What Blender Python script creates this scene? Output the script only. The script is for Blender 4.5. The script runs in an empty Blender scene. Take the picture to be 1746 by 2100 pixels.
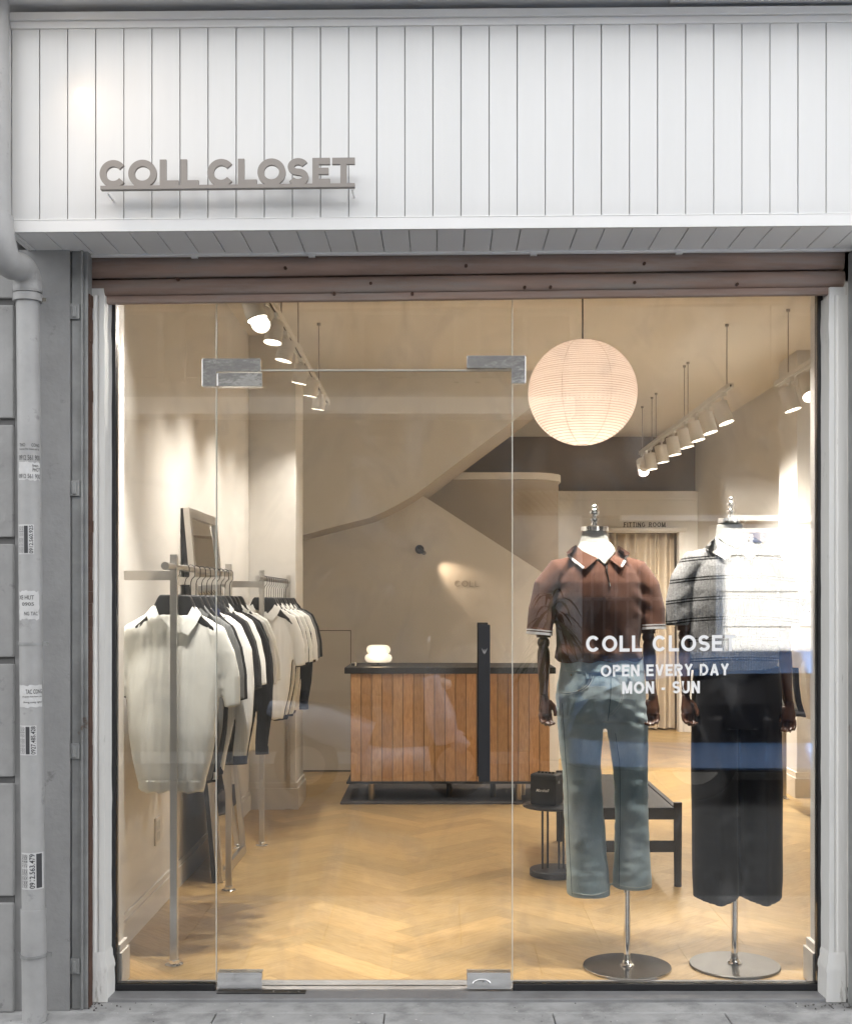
import bpy, bmesh, math, random
from mathutils import Vector, noise
from mathutils.bvhtree import BVHTree

S = bpy.context.scene
C = S.collection
R = math.radians
PI = math.pi
DIST, EYE, F = 4.32, 1.364, 2517.0      # camera stands 4.32 m before the glass, 1.364 m above the shop floor

# ---------------------------------------------------------------- camera
cd = bpy.data.cameras.new('camera')
cam = bpy.data.objects.new('camera', cd)
C.objects.link(cam)
cam.location = (0, -DIST, EYE)
cam.rotation_euler = (R(90), 0, 0)
cd.sensor_fit = 'HORIZONTAL'
cd.sensor_width = 36
cd.lens = F / 1746 * 36
cd.shift_x = -30 / 1746
cd.shift_y = 185 / 1746
cd.clip_end = 400
S.camera = cam

# ---------------------------------------------------------------- world, sun, exposure
SUN_EL, SUN_AZ = R(33), R(4)            # the sun stands behind the shop: the facade is in shade, the far side is lit through a gap
w = bpy.data.worlds.new('World')
S.world = w
w.use_nodes = True
nt = w.node_tree
sky = nt.nodes.new('ShaderNodeTexSky')
sky.sky_type = 'NISHITA'
sky.sun_disc = False
sky.sun_elevation = SUN_EL
sky.sun_rotation = SUN_AZ
sky.dust_density = 3.0
sky.ozone_density = 0.6
bg = nt.nodes['Background']
bg.inputs['Strength'].default_value = 0.15
hs = nt.nodes.new('ShaderNodeHueSaturation')      # a milky, hazy sky
hs.inputs['Saturation'].default_value = .03
nt.links.new(sky.outputs[0], hs.inputs['Color'])
nt.links.new(hs.outputs[0], bg.inputs[0])
sl = bpy.data.lights.new('sun', 'SUN')
sl.energy = 5.0
sl.angle = R(0.5)
sl.color = (1.0, .95, .88)
so = bpy.data.objects.new('sun', sl)
C.objects.link(so)
# light travels from the back of the shop (+y) towards the street (-y), slightly towards -x
d = Vector((-math.sin(SUN_AZ) * math.cos(SUN_EL), -math.cos(SUN_AZ) * math.cos(SUN_EL), -math.sin(SUN_EL)))
so.rotation_euler = d.to_track_quat('-Z', 'Y').to_euler()
S.view_settings.view_transform = 'Standard'
S.view_settings.look = 'None'
S.view_settings.exposure = 2.6
S.view_settings.gamma = 1
S.cycles.max_bounces = 10
S.cycles.diffuse_bounces = 4
S.cycles.glossy_bounces = 5
S.cycles.transmission_bounces = 8
S.cycles.transparent_max_bounces = 12
S.cycles.caustics_reflective = False
S.cycles.caustics_refractive = False
S.cycles.sample_clamp_indirect = 4.0
S.cycles.use_denoising = True

# ---------------------------------------------------------------- helpers
def W(X, Y, d):
    """a point seen at (X, Y) of a 1746 px wide print, d metres from the camera"""
    return ((X - 903) * d / F, d - DIST, EYE - (Y - 1235) * d / F)
def wx(X, d): return (X - 903) * d / F
def wz(Y, d): return EYE - (Y - 1235) * d / F

def mat(name, col, rough=.6, metal=0., var=0., vscale=6., bump=0., bscale=60., spec=.5, dirt=None, dscale=3., dthr=(.5, .62), coat=0., bdist=.002, stretch=None):
    m = bpy.data.materials.new(name)
    m.use_nodes = True
    n, l = m.node_tree.nodes, m.node_tree.links
    p = n['Principled BSDF']
    p.inputs['Base Color'].default_value = (*col, 1)
    p.inputs['Roughness'].default_value = rough
    p.inputs['Metallic'].default_value = metal
    p.inputs['Specular IOR Level'].default_value = spec
    p.inputs['Coat Weight'].default_value = coat
    tc = n.new('ShaderNodeTexCoord')
    src = tc.outputs['Object']
    if stretch:
        mp = n.new('ShaderNodeMapping')
        mp.inputs['Scale'].default_value = stretch
        l.new(src, mp.inputs[0])
        src = mp.outputs[0]
    cur = None
    if var:
        t = n.new('ShaderNodeTexNoise')
        t.inputs['Scale'].default_value = vscale
        t.inputs['Detail'].default_value = 6
        t.inputs['Roughness'].default_value = .65
        l.new(src, t.inputs['Vector'])
        mr = n.new('ShaderNodeMapRange')
        mr.inputs[1].default_value = .25
        mr.inputs[2].default_value = .75
        mr.inputs[3].default_value = 1 - var
        mr.inputs[4].default_value = 1 + var
        l.new(t.outputs[0], mr.inputs[0])
        mx = n.new('ShaderNodeMix')
        mx.data_type = 'RGBA'
        mx.blend_type = 'MULTIPLY'
        mx.inputs[0].default_value = 1
        mx.inputs[6].default_value = (*col, 1)
        l.new(mr.outputs[0], mx.inputs[7])
        cur = mx.outputs[2]
        l.new(cur, p.inputs['Base Color'])
    if dirt:
        t = n.new('ShaderNodeTexNoise')
        t.inputs['Scale'].default_value = dscale
        t.inputs['Detail'].default_value = 9
        t.inputs['Roughness'].default_value = .7
        l.new(src, t.inputs['Vector'])
        mr = n.new('ShaderNodeMapRange')
        mr.inputs[1].default_value = dthr[0]
        mr.inputs[2].default_value = dthr[1]
        l.new(t.outputs[0], mr.inputs[0])
        mx = n.new('ShaderNodeMix')
        mx.data_type = 'RGBA'
        l.new(mr.outputs[0], mx.inputs[0])
        if cur: l.new(cur, mx.inputs[6])
        else: mx.inputs[6].default_value = (*col, 1)
        mx.inputs[7].default_value = (*dirt, 1)
        l.new(mx.outputs[2], p.inputs['Base Color'])
    if bump:
        t = n.new('ShaderNodeTexNoise')
        t.inputs['Scale'].default_value = bscale
        t.inputs['Detail'].default_value = 5
        l.new(src, t.inputs['Vector'])
        b = n.new('ShaderNodeBump')
        b.inputs['Strength'].default_value = bump
        b.inputs['Distance'].default_value = bdist
        l.new(t.outputs[0], b.inputs['Height'])
        l.new(b.outputs[0], p.inputs['Normal'])
    return m

def emit(name, col, strength):
    m = mat(name, col, .5)
    p = m.node_tree.nodes['Principled BSDF']
    p.inputs['Emission Color'].default_value = (*col, 1)
    p.inputs['Emission Strength'].default_value = strength
    return m

class MB:
    def __init__(s): s.v, s.f, s.m = [], [], []
    def add(s, vs, fs, mi=0):
        o = len(s.v)
        s.v += [tuple(v) for v in vs]
        s.f += [tuple(i + o for i in f) for f in fs]
        s.m += [mi] * len(fs)
        return s
    def box(s, x0, x1, y0, y1, z0, z1, mi=0):
        vs = [(x0, y0, z0), (x1, y0, z0), (x1, y1, z0), (x0, y1, z0), (x0, y0, z1), (x1, y0, z1), (x1, y1, z1), (x0, y1, z1)]
        return s.add(vs, [(0, 3, 2, 1), (4, 5, 6, 7), (0, 1, 5, 4), (1, 2, 6, 5), (2, 3, 7, 6), (3, 0, 4, 7)], mi)
    def tube(s, path, r, n=12, caps=True, mi=0, flat=1.0, up=None):
        """swept circle; r a number or one per point; flat scales the second axis"""
        P = [Vector(p) for p in path]
        rr = r if isinstance(r, (list, tuple)) else [r] * len(P)
        T = [(P[min(i + 1, len(P) - 1)] - P[max(i - 1, 0)]).normalized() for i in range(len(P))]
        u = Vector(up) if up else (Vector((0, 0, 1)) if abs(T[0].z) < .9 else Vector((1, 0, 0)))
        vs = []
        for i, p in enumerate(P):
            u = (u - T[i] * u.dot(T[i])).normalized()
            b = T[i].cross(u)
            for k in range(n):
                a = 2 * PI * k / n
                vs.append(p + u * math.cos(a) * rr[i] + b * math.sin(a) * rr[i] * flat)
        fs = [(i * n + k, i * n + (k + 1) % n, (i + 1) * n + (k + 1) % n, (i + 1) * n + k) for i in range(len(P) - 1) for k in range(n)]
        if caps: fs += [tuple(range(n - 1, -1, -1)), tuple((len(P) - 1) * n + k for k in range(n))]
        return s.add(vs, fs, mi)
    def lathe(s, c, prof, n=32, mi=0, caps=True, sy=1.0):
        vs = [(c[0] + r * math.cos(2 * PI * k / n), c[1] + r * sy * math.sin(2 * PI * k / n), c[2] + z) for r, z in prof for k in range(n)]
        fs = [(i * n + k, i * n + (k + 1) % n, (i + 1) * n + (k + 1) % n, (i + 1) * n + k) for i in range(len(prof) - 1) for k in range(n)]
        if caps: fs += [tuple(range(n - 1, -1, -1)), tuple((len(prof) - 1) * n + k for k in range(n))]
        return s.add(vs, fs, mi)
    def prism(s, poly, y0, y1, mi=0, axis='y'):
        """polygon in x,z (or x,y with axis z, or y,z with axis x) pushed between two planes"""
        n = len(poly)
        def q(a, b, t): return (a, t, b) if axis == 'y' else ((a, b, t) if axis == 'z' else (t, a, b))
        vs = [q(a, b, y0) for a, b in poly] + [q(a, b, y1) for a, b in poly]
        fs = [tuple(range(n)), tuple(range(2 * n - 1, n - 1, -1))] + [(k, k + n, (k + 1) % n + n, (k + 1) % n) for k in range(n)]
        return s.add(vs, fs, mi)
    def rings(s, R_, n=32, e=2.0, mi=0):
        """closed loft of horizontal superellipses (cx, cy, z, rx, ry)"""
        vs = []
        for cx, cy, z, rx, ry in R_:
            for k in range(n):
                a = 2 * PI * k / n
                c_, s_ = math.cos(a), math.sin(a)
                vs.append((cx + rx * math.copysign(abs(c_) ** (2 / e), c_), cy + ry * math.copysign(abs(s_) ** (2 / e), s_), z))
        m_ = len(R_)
        fs = [(i * n + k, i * n + (k + 1) % n, (i + 1) * n + (k + 1) % n, (i + 1) * n + k) for i in range(m_ - 1) for k in range(n)]
        fs += [tuple(range(n - 1, -1, -1)), tuple((m_ - 1) * n + k for k in range(n))]
        return s.add(vs, fs, mi)
    def mesh(s, name):
        me = bpy.data.meshes.new(name)
        me.from_pydata(s.v, [], s.f)
        me.polygons.foreach_set('material_index', s.m)
        bm = bmesh.new()
        bm.from_mesh(me)
        bmesh.ops.recalc_face_normals(bm, faces=bm.faces)
        bm.to_mesh(me)
        bm.free()
        return me
    def build(s, name, m, parent=None, smooth=False, bevel=0., seg=2, auto=None):
        me = s.mesh(name)
        return link(name, me, m, parent, smooth, bevel, seg, auto)

def link(name, me, m, parent=None, smooth=False, bevel=0., seg=2, auto=None):
    ms = m if isinstance(m, (list, tuple)) else [m]
    idx = [p.material_index for p in me.polygons] if len(ms) > 1 else None
    me.materials.clear()
    for k in ms: me.materials.append(k)
    if idx: me.polygons.foreach_set('material_index', idx)
    if smooth: me.polygons.foreach_set('use_smooth', [True] * len(me.polygons))
    if auto:
        me.polygons.foreach_set('use_smooth', [True] * len(me.polygons))
        me.set_sharp_from_angle(angle=R(auto))
    o = bpy.data.objects.new(name, me)
    C.objects.link(o)
    if parent is not None:
        root = parent
        off = Vector((0, 0, 0))
        while root is not None:
            off += root.location
            root = root.parent
        me.transform(__import__('mathutils').Matrix.Translation(-off))
        o.parent = parent
    if bevel:
        b = o.modifiers.new('bevel', 'BEVEL')
        b.width = bevel
        b.segments = seg
        b.limit_method = 'ANGLE'
        b.angle_limit = R(40)
        b.harden_normals = False
    return o

def tag(o, label, cat, group=None, kind=None):
    if label: o['label'] = label
    if cat: o['category'] = cat
    if group: o['group'] = group
    if kind: o['kind'] = kind
    return o
def thing(name, loc, label, cat, group=None):
    o = bpy.data.objects.new(name, None)
    o.empty_display_size = .1
    C.objects.link(o)
    o.location = loc
    return tag(o, label, cat, group)
def struct(o):
    o['kind'] = 'structure'
    return o
def copy_tree(o, parent=None):
    c = o.copy()
    C.objects.link(c)
    c.parent = parent
    for ch in o.children: copy_tree(ch, c)
    return c
def shear_z(objs, k, x0=0):
    """raise by k metres per metre of x: the old facade is not level"""
    for o in objs:
        for v in o.data.vertices: v.co.z += (v.co.x + (o.parent.location.x if o.parent else 0) - x0) * k

def remesh(mb, vox, smooth=2, fn=None):
    me = mb.mesh('tmp')
    o = bpy.data.objects.new('tmp', me)
    C.objects.link(o)
    r = o.modifiers.new('r', 'REMESH')
    r.mode = 'VOXEL'
    r.voxel_size = vox
    s = o.modifiers.new('s', 'SMOOTH')
    s.factor = .5
    s.iterations = smooth
    dg = bpy.context.evaluated_depsgraph_get()
    out = bpy.data.meshes.new_from_object(o.evaluated_get(dg))
    bpy.data.objects.remove(o)
    if fn:
        ns = [v.normal.copy() for v in out.vertices]
        for v, nn in zip(out.vertices, ns):
            v.co = v.co + nn * fn(v.co, nn)
    out.update()
    return out

def front_y(bvh, x, z, y_from, default):
    h = bvh.ray_cast(Vector((x, y_from, z)), Vector((0, 1, 0)))
    return h[0].y if h[0] is not None else default

def bvh_of(me):
    return BVHTree.FromPolygons([v.co for v in me.vertices], [p.vertices[:] for p in me.polygons])

def strip_on(mb, bvh, path, wd, off=.0015, y_from=-2, default=0, mi=0, step=.006, thick=.0012):
    """a thin band following a surface seen from the front; path in x,z"""
    pts = []
    for (a, b), (c_, d_) in zip(path[:-1], path[1:]):
        n = max(1, int(math.hypot(c_ - a, d_ - b) / step))
        pts += [(a + (c_ - a) * i / n, b + (d_ - b) * i / n) for i in range(n)]
    pts.append(path[-1])
    L, Rr = [], []
    for i, p in enumerate(pts):
        q0, q1 = pts[max(i - 1, 0)], pts[min(i + 1, len(pts) - 1)]
        tx, tz = q1[0] - q0[0], q1[1] - q0[1]
        ln = math.hypot(tx, tz) or 1
        nx, nz = -tz / ln * wd / 2, tx / ln * wd / 2
        L.append((p[0] + nx, p[1] + nz))
        Rr.append((p[0] - nx, p[1] - nz))
    vs = []
    last = default
    for q in L + Rr:
        y = front_y(bvh, q[0], q[1], y_from, None)
        if y is not None:
            last = y
            break
    for a, b in zip(L, Rr):
        for q in (a, b):
            y = front_y(bvh, q[0], q[1], y_from, last)
            last = y
            vs.append((q[0], y - off - thick, q[1]))
            vs.append((q[0], y + .002, q[1]))
    fs = []
    for i in range(len(pts) - 1):
        o, p = i * 4, i * 4 + 4
        fs += [(o, o + 2, p + 2, p), (o, p, p + 1, o + 1), (o + 2, o + 3, p + 3, p + 2)]
    n = (len(pts) - 1) * 4
    fs += [(0, 1, 3, 2), (n, n + 2, n + 3, n + 1)]
    mb.add(vs, fs, mi)

def patch_on(mb, bvh, poly, off=.002, thick=.002, y_from=-2, default=0, cell=.008, fn=None):
    """a cut-out of cloth laid on a surface; poly in x,z"""
    bm = bmesh.new()
    f = bm.faces.new([bm.verts.new((a, 0, b)) for a, b in poly])
    bmesh.ops.triangulate(bm, faces=[f])
    for _ in range(6):
        es = [e for e in bm.edges if e.calc_length() > cell * 1.6]
        if not es: break
        bmesh.ops.subdivide_edges(bm, edges=es, cuts=1)
        bmesh.ops.triangulate(bm, faces=[f for f in bm.faces if len(f.verts) > 4])
    bmesh.ops.triangulate(bm, faces=bm.faces[:])
    bm.verts.index_update()
    nv = len(bm.verts)
    vs, last = [], default
    for v in bm.verts:
        y = front_y(bvh, v.co.x, v.co.z, y_from, None)
        if y is None: y = default
        last = y
        o_ = off + (fn(v.co.x, v.co.z) if fn else 0)
        vs.append((v.co.x, y - o_ - thick, v.co.z))
    vb = [(x, y + thick, z) for x, y, z in vs]
    fs = [tuple(v.index for v in f.verts) for f in bm.faces]
    side = []
    for e in bm.edges:
        if len(e.link_faces) == 1:
            a, b = e.verts[0].index, e.verts[1].index
            side.append((a, b, b + nv, a + nv))
    mb.add(vs + vb, fs + [tuple(i + nv for i in reversed(f)) for f in fs] + side)
    bm.free()

# ---- lettering drawn with strokes
def arc(cx, cy, rx, ry, a0, a1, n=22):
    return [(cx + rx * math.cos(R(a0 + (a1 - a0) * i / n)), cy + ry * math.sin(R(a0 + (a1 - a0) * i / n))) for i in range(n + 1)]
def glyph(ch, t, Wd):
    a = t / 2
    A, h = Wd, 1
    if ch == 'C': return [arc(A / 2, .5, A / 2 - a, .5 - a, 38, 322, 40)]
    if ch == 'O': return [arc(A / 2, .5, A / 2 - a, .5 - a, 0, 360, 48)]
    if ch == 'G': return [arc(A / 2, .5, A / 2 - a, .5 - a, 40, 345, 40), [(A * .55, .45), (A - a * .2, .45)], [(A - a, .5), (A - a, .12)]]
    if ch == 'L': return [[(a, 1), (a, a), (A, a)]]
    if ch == 'E': return [[(A, 1 - a), (a, 1 - a), (a, a), (A, a)], [(a, .52), (A * .92, .52)]]
    if ch == 'F': return [[(A, 1 - a), (a, 1 - a), (a, 0)], [(a, .5), (A * .88, .5)]]
    if ch == 'T': return [[(0, 1 - a), (A, 1 - a)], [(A / 2, 1 - a), (A / 2, 0)]]
    if ch == 'I': return [[(A / 2, 0), (A / 2, 1)]]
    if ch == 'S':
        r = (.5 - a) / 2
        return [arc(A / 2, .5 + r, A / 2 - a, r, 25, 270, 24)[:-1] + arc(A / 2, .5 - r, A / 2 - a, r, 90, -155, 24)]
    if ch == 'P': return [[(a, 0), (a, 1 - a)] + [(A * .55, 1 - a)] + arc(A * .55, .72, A * .45 - a, .28 - a, 90, -90, 14) + [(a, .44 + a)]]
    if ch == 'R': return glyph('P', t, A) + [[(A * .5, .44 + a), (A - a * .9, 0)]]
    if ch == 'D': return [[(a, 0), (a, 1 - a), (A * .4, 1 - a)] + arc(A * .4, .5, A * .6 - a, .5 - a, 90, -90, 20) + [(a, a)]]
    if ch == 'U': return [[(a, 1), (a, .36)] + arc(A / 2, .36, A / 2 - a, .36 - a, 180, 360, 20) + [(A - a, 1)]]
    if ch == 'N': return [[(a, 0), (a, 1)], [(a * 1.1, 1 - a * .2), (A - a * 1.1, a * .2)], [(A - a, 0), (A - a, 1)]]
    if ch == 'M': return [[(a, 0), (a, 1)], [(a * 1.2, 1), (A / 2, a * .4)], [(A / 2, a * .4), (A - a * 1.2, 1)], [(A - a, 0), (A - a, 1)]]
    if ch == 'V': return [[(a * 1.05, 1), (A / 2, a * .3)], [(A / 2, a * .3), (A - a * 1.05, 1)]]
    if ch == 'A': return [[(a * 1.05, 0), (A / 2, 1 - a * .3)], [(A / 2, 1 - a * .3), (A - a * 1.05, 0)], [(A * .22, .3), (A * .78, .3)]]
    if ch == 'Y': return [[(a, 1), (A / 2, .46)], [(A - a, 1), (A / 2, .46)], [(A / 2, .5), (A / 2, 0)]]
    if ch == '-': return [[(0, .38), (A, .38)]]
    if ch == '2': return [arc(A / 2, .7, A / 2 - a, .3 - a, 160, -35, 16) + [(a, a), (A, a)]]
    if ch == '8': return [arc(A / 2, .74, A / 2 - a * 1.2, .26 - a, 0, 360, 20), arc(A / 2, .27, A / 2 - a, .27 - a, 0, 360, 20)]
    return []
WID = dict(C=.79, O=.86, G=.76, L=.58, E=.6, F=.56, T=.64, I=.2, S=.64, P=.62, R=.68, D=.7, U=.68, N=.7, M=.84, V=.7, A=.74, Y=.7)
WID.update({'-': .3, '2': .56, '8': .56})
def ribbon(mb, path, wd, place, y0, y1):
    n = len(path)
    closed = n > 3 and math.hypot(path[0][0] - path[-1][0], path[0][1] - path[-1][1]) < 1e-6
    if closed:
        path = path[:-1]
        n -= 1
    L, Q = [], []
    for i in range(n):
        p = path[i]
        a = path[(i - 1) % n] if closed or i > 0 else None
        b = path[(i + 1) % n] if closed or i < n - 1 else None
        def nrm(u, v):
            dx, dz = v[0] - u[0], v[1] - u[1]
            l_ = math.hypot(dx, dz) or 1
            return (-dz / l_, dx / l_)
        n1 = nrm(a, p) if a else nrm(p, b)
        n2 = nrm(p, b) if b else n1
        mx, mz = n1[0] + n2[0], n1[1] + n2[1]
        l_ = math.hypot(mx, mz) or 1
        mx, mz = mx / l_, mz / l_
        k = wd / 2 / max(.45, mx * n1[0] + mz * n1[1])
        L.append((p[0] + mx * k, p[1] + mz * k))
        Q.append((p[0] - mx * k, p[1] - mz * k))
    vs = []
    for a, b in zip(L, Q):
        for q in (a, b):
            for y in (y0, y1):
                vs.append(place(q[0], q[1], y))
    fs = []
    rng = range(n) if closed else range(n - 1)
    for i in rng:
        o, p = i * 4, ((i + 1) % n) * 4
        fs += [(o, p, p + 2, o + 2), (o + 1, o + 3, p + 3, p + 1), (o, o + 1, p + 1, p), (o + 2, p + 2, p + 3, o + 3)]
    if not closed: fs += [(0, 2, 3, 1), (n * 4 - 4, n * 4 - 3, n * 4 - 1, n * 4 - 2)]
    mb.add(vs, fs)
def letters(mb, items, z0, h, t, place_y, th, tilt=0., x_ref=0., mirror=False):
    """items: (char, x0, x1)"""
    for ch, x0, x1 in items:
        if ch == ' ': continue
        wd = (x1 - x0) / h
        def place(u, v, y, x0=x0): 
            x = x0 + u * h
            return (x, y, z0 + v * h + (x - x_ref) * tilt)
        for k, st in enumerate(glyph(ch, t, wd)):
            ribbon(mb, st, t, place, place_y - k * .0003, place_y + th)
def lay_line(txt, x0, x1, h, gap=.14, space=.36):
    tot = sum((WID[c] if c != ' ' else space) for c in txt) + gap * (len(txt) - 1)
    k = (x1 - x0) / (tot * h)
    out, x = [], x0
    for c in txt:
        wd = (WID[c] if c != ' ' else space) * h * k
        out.append((c, x, x + wd))
        x += wd + gap * h * k
    return out
def text_verts(body, size, off=0.):
    t = bpy.data.curves.new('t', 'FONT')
    t.body = body
    t.size = size
    t.offset = off * size
    t.resolution_u = 3
    o = bpy.data.objects.new('t', t)
    C.objects.link(o)
    dg = bpy.context.evaluated_depsgraph_get()
    me = bpy.data.meshes.new_from_object(o.evaluated_get(dg))
    vs = [v.co.copy() for v in me.vertices]
    fs = [p.vertices[:] for p in me.polygons]
    bpy.data.objects.remove(o)
    return vs, fs

rnd = random.Random(7)
nz = lambda p, s: noise.noise(Vector(p) * s)

# ---------------------------------------------------------------- materials
M = {}
M['board'] = mat('painted_board_white', (.655, .655, .65), .32, var=.035, vscale=2.5, stretch=(3, 3, .5), bump=.04, bscale=9, coat=.25)
M['white_trim'] = mat('trim_white', (.76, .757, .75), .35, var=.03, vscale=3)
M['gap'] = mat('gap_dark', (.34, .34, .345), .9)
M['slab'] = mat('slab_grey', (.72, .72, .72), .8, var=.12, vscale=2, bump=.2)
M['soffit'] = mat('soffit_white', (.86, .855, .85), .5)
M['letter'] = mat('letter_taupe', (.26, .235, .215), .45, var=.05)
M['steel_rust'] = mat('shutter_brown', (.36, .25, .205), .65, metal=.03, var=.4, vscale=5, bump=.4, bscale=30, dirt=(.36, .31, .28), dscale=7, dthr=(.46, .66), stretch=(.25, 1, 2.5))
M['rail_steel'] = mat('rail_steel', (.30, .305, .305), .55, metal=.3, var=.3, vscale=7, bump=.3, dirt=(.12, .07, .045), dscale=9, dthr=(.62, .7))
M['plaster_grey'] = mat('plaster_grey', (.30, .30, .30), .85, var=.2, vscale=3, bump=.8, bscale=45, dirt=(.20, .20, .20), dscale=11, dthr=(.60, .68), bdist=.003)
M['plaster_light'] = mat('plaster_light_grey', (.36, .36, .36), .85, var=.2, vscale=4, bump=.8, bscale=38, dirt=(.24, .24, .24), dscale=13, dthr=(.60, .68), bdist=.003)
M['groove'] = mat('groove_grey', (.16, .16, .16), .9, var=.2)
M['pvc'] = mat('pvc_grey', (.37, .37, .37), .5, var=.18, vscale=6, bump=.15, bscale=25, dirt=(.27, .27, .27), dscale=12, dthr=(.58, .68))
M['jamb'] = mat('jamb_white', (.86, .85, .82), .7, var=.05, vscale=6, bump=.8, bscale=26, dirt=(.52, .50, .46), dscale=9, dthr=(.60, .66), bdist=.004, stretch=(1.3, 1.3, .35))
M['rust'] = mat('rust_edge', (.09, .045, .03), .85, var=.4, vscale=20, bump=.6)
M['black_frame'] = mat('frame_black', (.018, .018, .02), .4, var=.2)
M['granite'] = mat('sill_granite', (.27, .27, .275), .45, var=.12, vscale=9, dirt=(.2, .2, .2), dscale=4, dthr=(.5, .7), bump=.1)
M['paving'] = mat('paving_stone', (.42, .42, .42), .8, var=.25, vscale=7, bump=.6, bscale=40, dirt=(.25, .25, .25), dscale=5, dthr=(.48, .64))
M['asphalt'] = mat('asphalt', (.15, .15, .149), .85, var=.2, bump=.5, bscale=90)
M['wall_in'] = mat('wall_cream', (.74, .715, .67), .75, var=.02, vscale=1.2, bump=.05, bscale=60)
M['wall_plain'] = mat('wall_beige', (.73, .69, .63), .8, var=.02, vscale=1.2, bump=.05)
M['ceil'] = mat('ceiling_cream', (.76, .72, .66), .85, var=.02, vscale=1)
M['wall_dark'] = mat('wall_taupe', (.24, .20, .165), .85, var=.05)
M['wall_shade'] = mat('wall_beige_shaded', (.40, .35, .29), .8, var=.02, vscale=1.2)  # wall colour darkened for the shade on the stair soffit and rounded wall
M['skirt'] = mat('skirting_cream', (.74, .70, .64), .45)
M['chrome'] = mat('chrome', (.82, .82, .82), .07, metal=1)
M['brushed'] = mat('brushed_steel', (.60, .58, .55), .28, metal=1, var=.06, vscale=30, stretch=(1, 1, .1))
M['black_metal'] = mat('black_metal', (.016, .016, .018), .38, spec=.4)
M['black_wood'] = mat('black_wood', (.014, .014, .016), .5, var=.3, vscale=20, stretch=(1, 1, .2), bump=.1)
M['plastic_black'] = mat('plastic_black', (.018, .019, .021), .45)
M['wood_dark'] = mat('arm_wood', (.085, .036, .020), .3, var=.35, vscale=9, stretch=(3, 3, .6), coat=.3)
M['torso'] = mat('mannequin_linen', (.52, .52, .475), .85, var=.03, bump=.2, bscale=300, bdist=.0006)
M['brass'] = mat('leg_brass', (.42, .36, .28), .35, metal=1)
M['vinyl'] = mat('vinyl_white', (.86, .86, .86), .5)
M['vinyl'].node_tree.nodes['Principled BSDF'].inputs['Emission Color'].default_value = (1, 1, 1, 1)
M['sticker'] = mat('sticker_paper', (.58, .58, .58), .7, var=.12, vscale=25)
M['ink'] = mat('sticker_ink', (.05, .05, .055), .7)
M['label_dark'] = mat('lettering_dark', (.09, .08, .075), .6)
M['label_tan'] = mat('lettering_tan', (.36, .32, .27), .6)
M['mirror'] = mat('mirror_silver', (.83, .83, .82), .02, metal=1)
M['paper'] = None

def fabric(name, col, knit=0., kscale=260, var=.04, rough=.9, cable=False):
    m = mat(name, col, rough, var=var, vscale=9, spec=.15)
    n, l = m.node_tree.nodes, m.node_tree.links
    p = n['Principled BSDF']
    p.inputs['Sheen Weight'].default_value = .15
    tc = n.new('ShaderNodeTexCoord')
    wv = n.new('ShaderNodeTexWave')
    wv.bands_direction = 'X'
    wv.inputs['Scale'].default_value = kscale / 20 if cable else kscale / 6
    wv.inputs['Distortion'].default_value = 2.0 if cable else .6
    wv.inputs['Detail'].default_value = 2
    l.new(tc.outputs['Object'], wv.inputs[0])
    ns = n.new('ShaderNodeTexNoise')
    ns.inputs['Scale'].default_value = kscale
    l.new(tc.outputs['Object'], ns.inputs['Vector'])
    ad = n.new('ShaderNodeMath')
    ad.operation = 'ADD'
    l.new(wv.outputs['Fac'], ad.inputs[0])
    l.new(ns.outputs[0], ad.inputs[1])
    b = n.new('ShaderNodeBump')
    b.inputs['Strength'].default_value = .25 + knit
    b.inputs['Distance'].default_value = .0015
    l.new(ad.outputs[0], b.inputs['Height'])
    l.new(b.outputs[0], p.inputs['Normal'])
    return m
M['ivory'] = fabric('knit_ivory', (.88, .88, .82), .2, 260, cable=True)
M['white_c'] = fabric('cotton_white', (.86, .85, .81), .1)
M['black_c'] = fabric('knit_black', (.012, .012, .014), .1)
M['navy_c'] = fabric('knit_navy', (.022, .028, .06), .1)
M['grey_c'] = fabric('knit_grey', (.16, .165, .165), .4, 160, var=.2)
M['char_c'] = fabric('knit_charcoal', (.045, .045, .042), .2)
M['brown_c'] = fabric('knit_brown_dark', (.07, .045, .032), .1)
M['brown'] = fabric('knit_brown', (.135, .060, .038), .35, 420, var=.06)
M['collar_brown'] = fabric('rib_brown', (.15, .072, .048), .1, 500)
M['pants'] = fabric('suiting_black', (.010, .010, .012), .0, 500)
M['curtain'] = fabric('curtain_beige', (.62, .52, .39), .1, 300)
M['leather'] = mat('leather_black', (.016, .016, .018), .45, var=.3, vscale=40, bump=.4, bscale=150)

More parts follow.
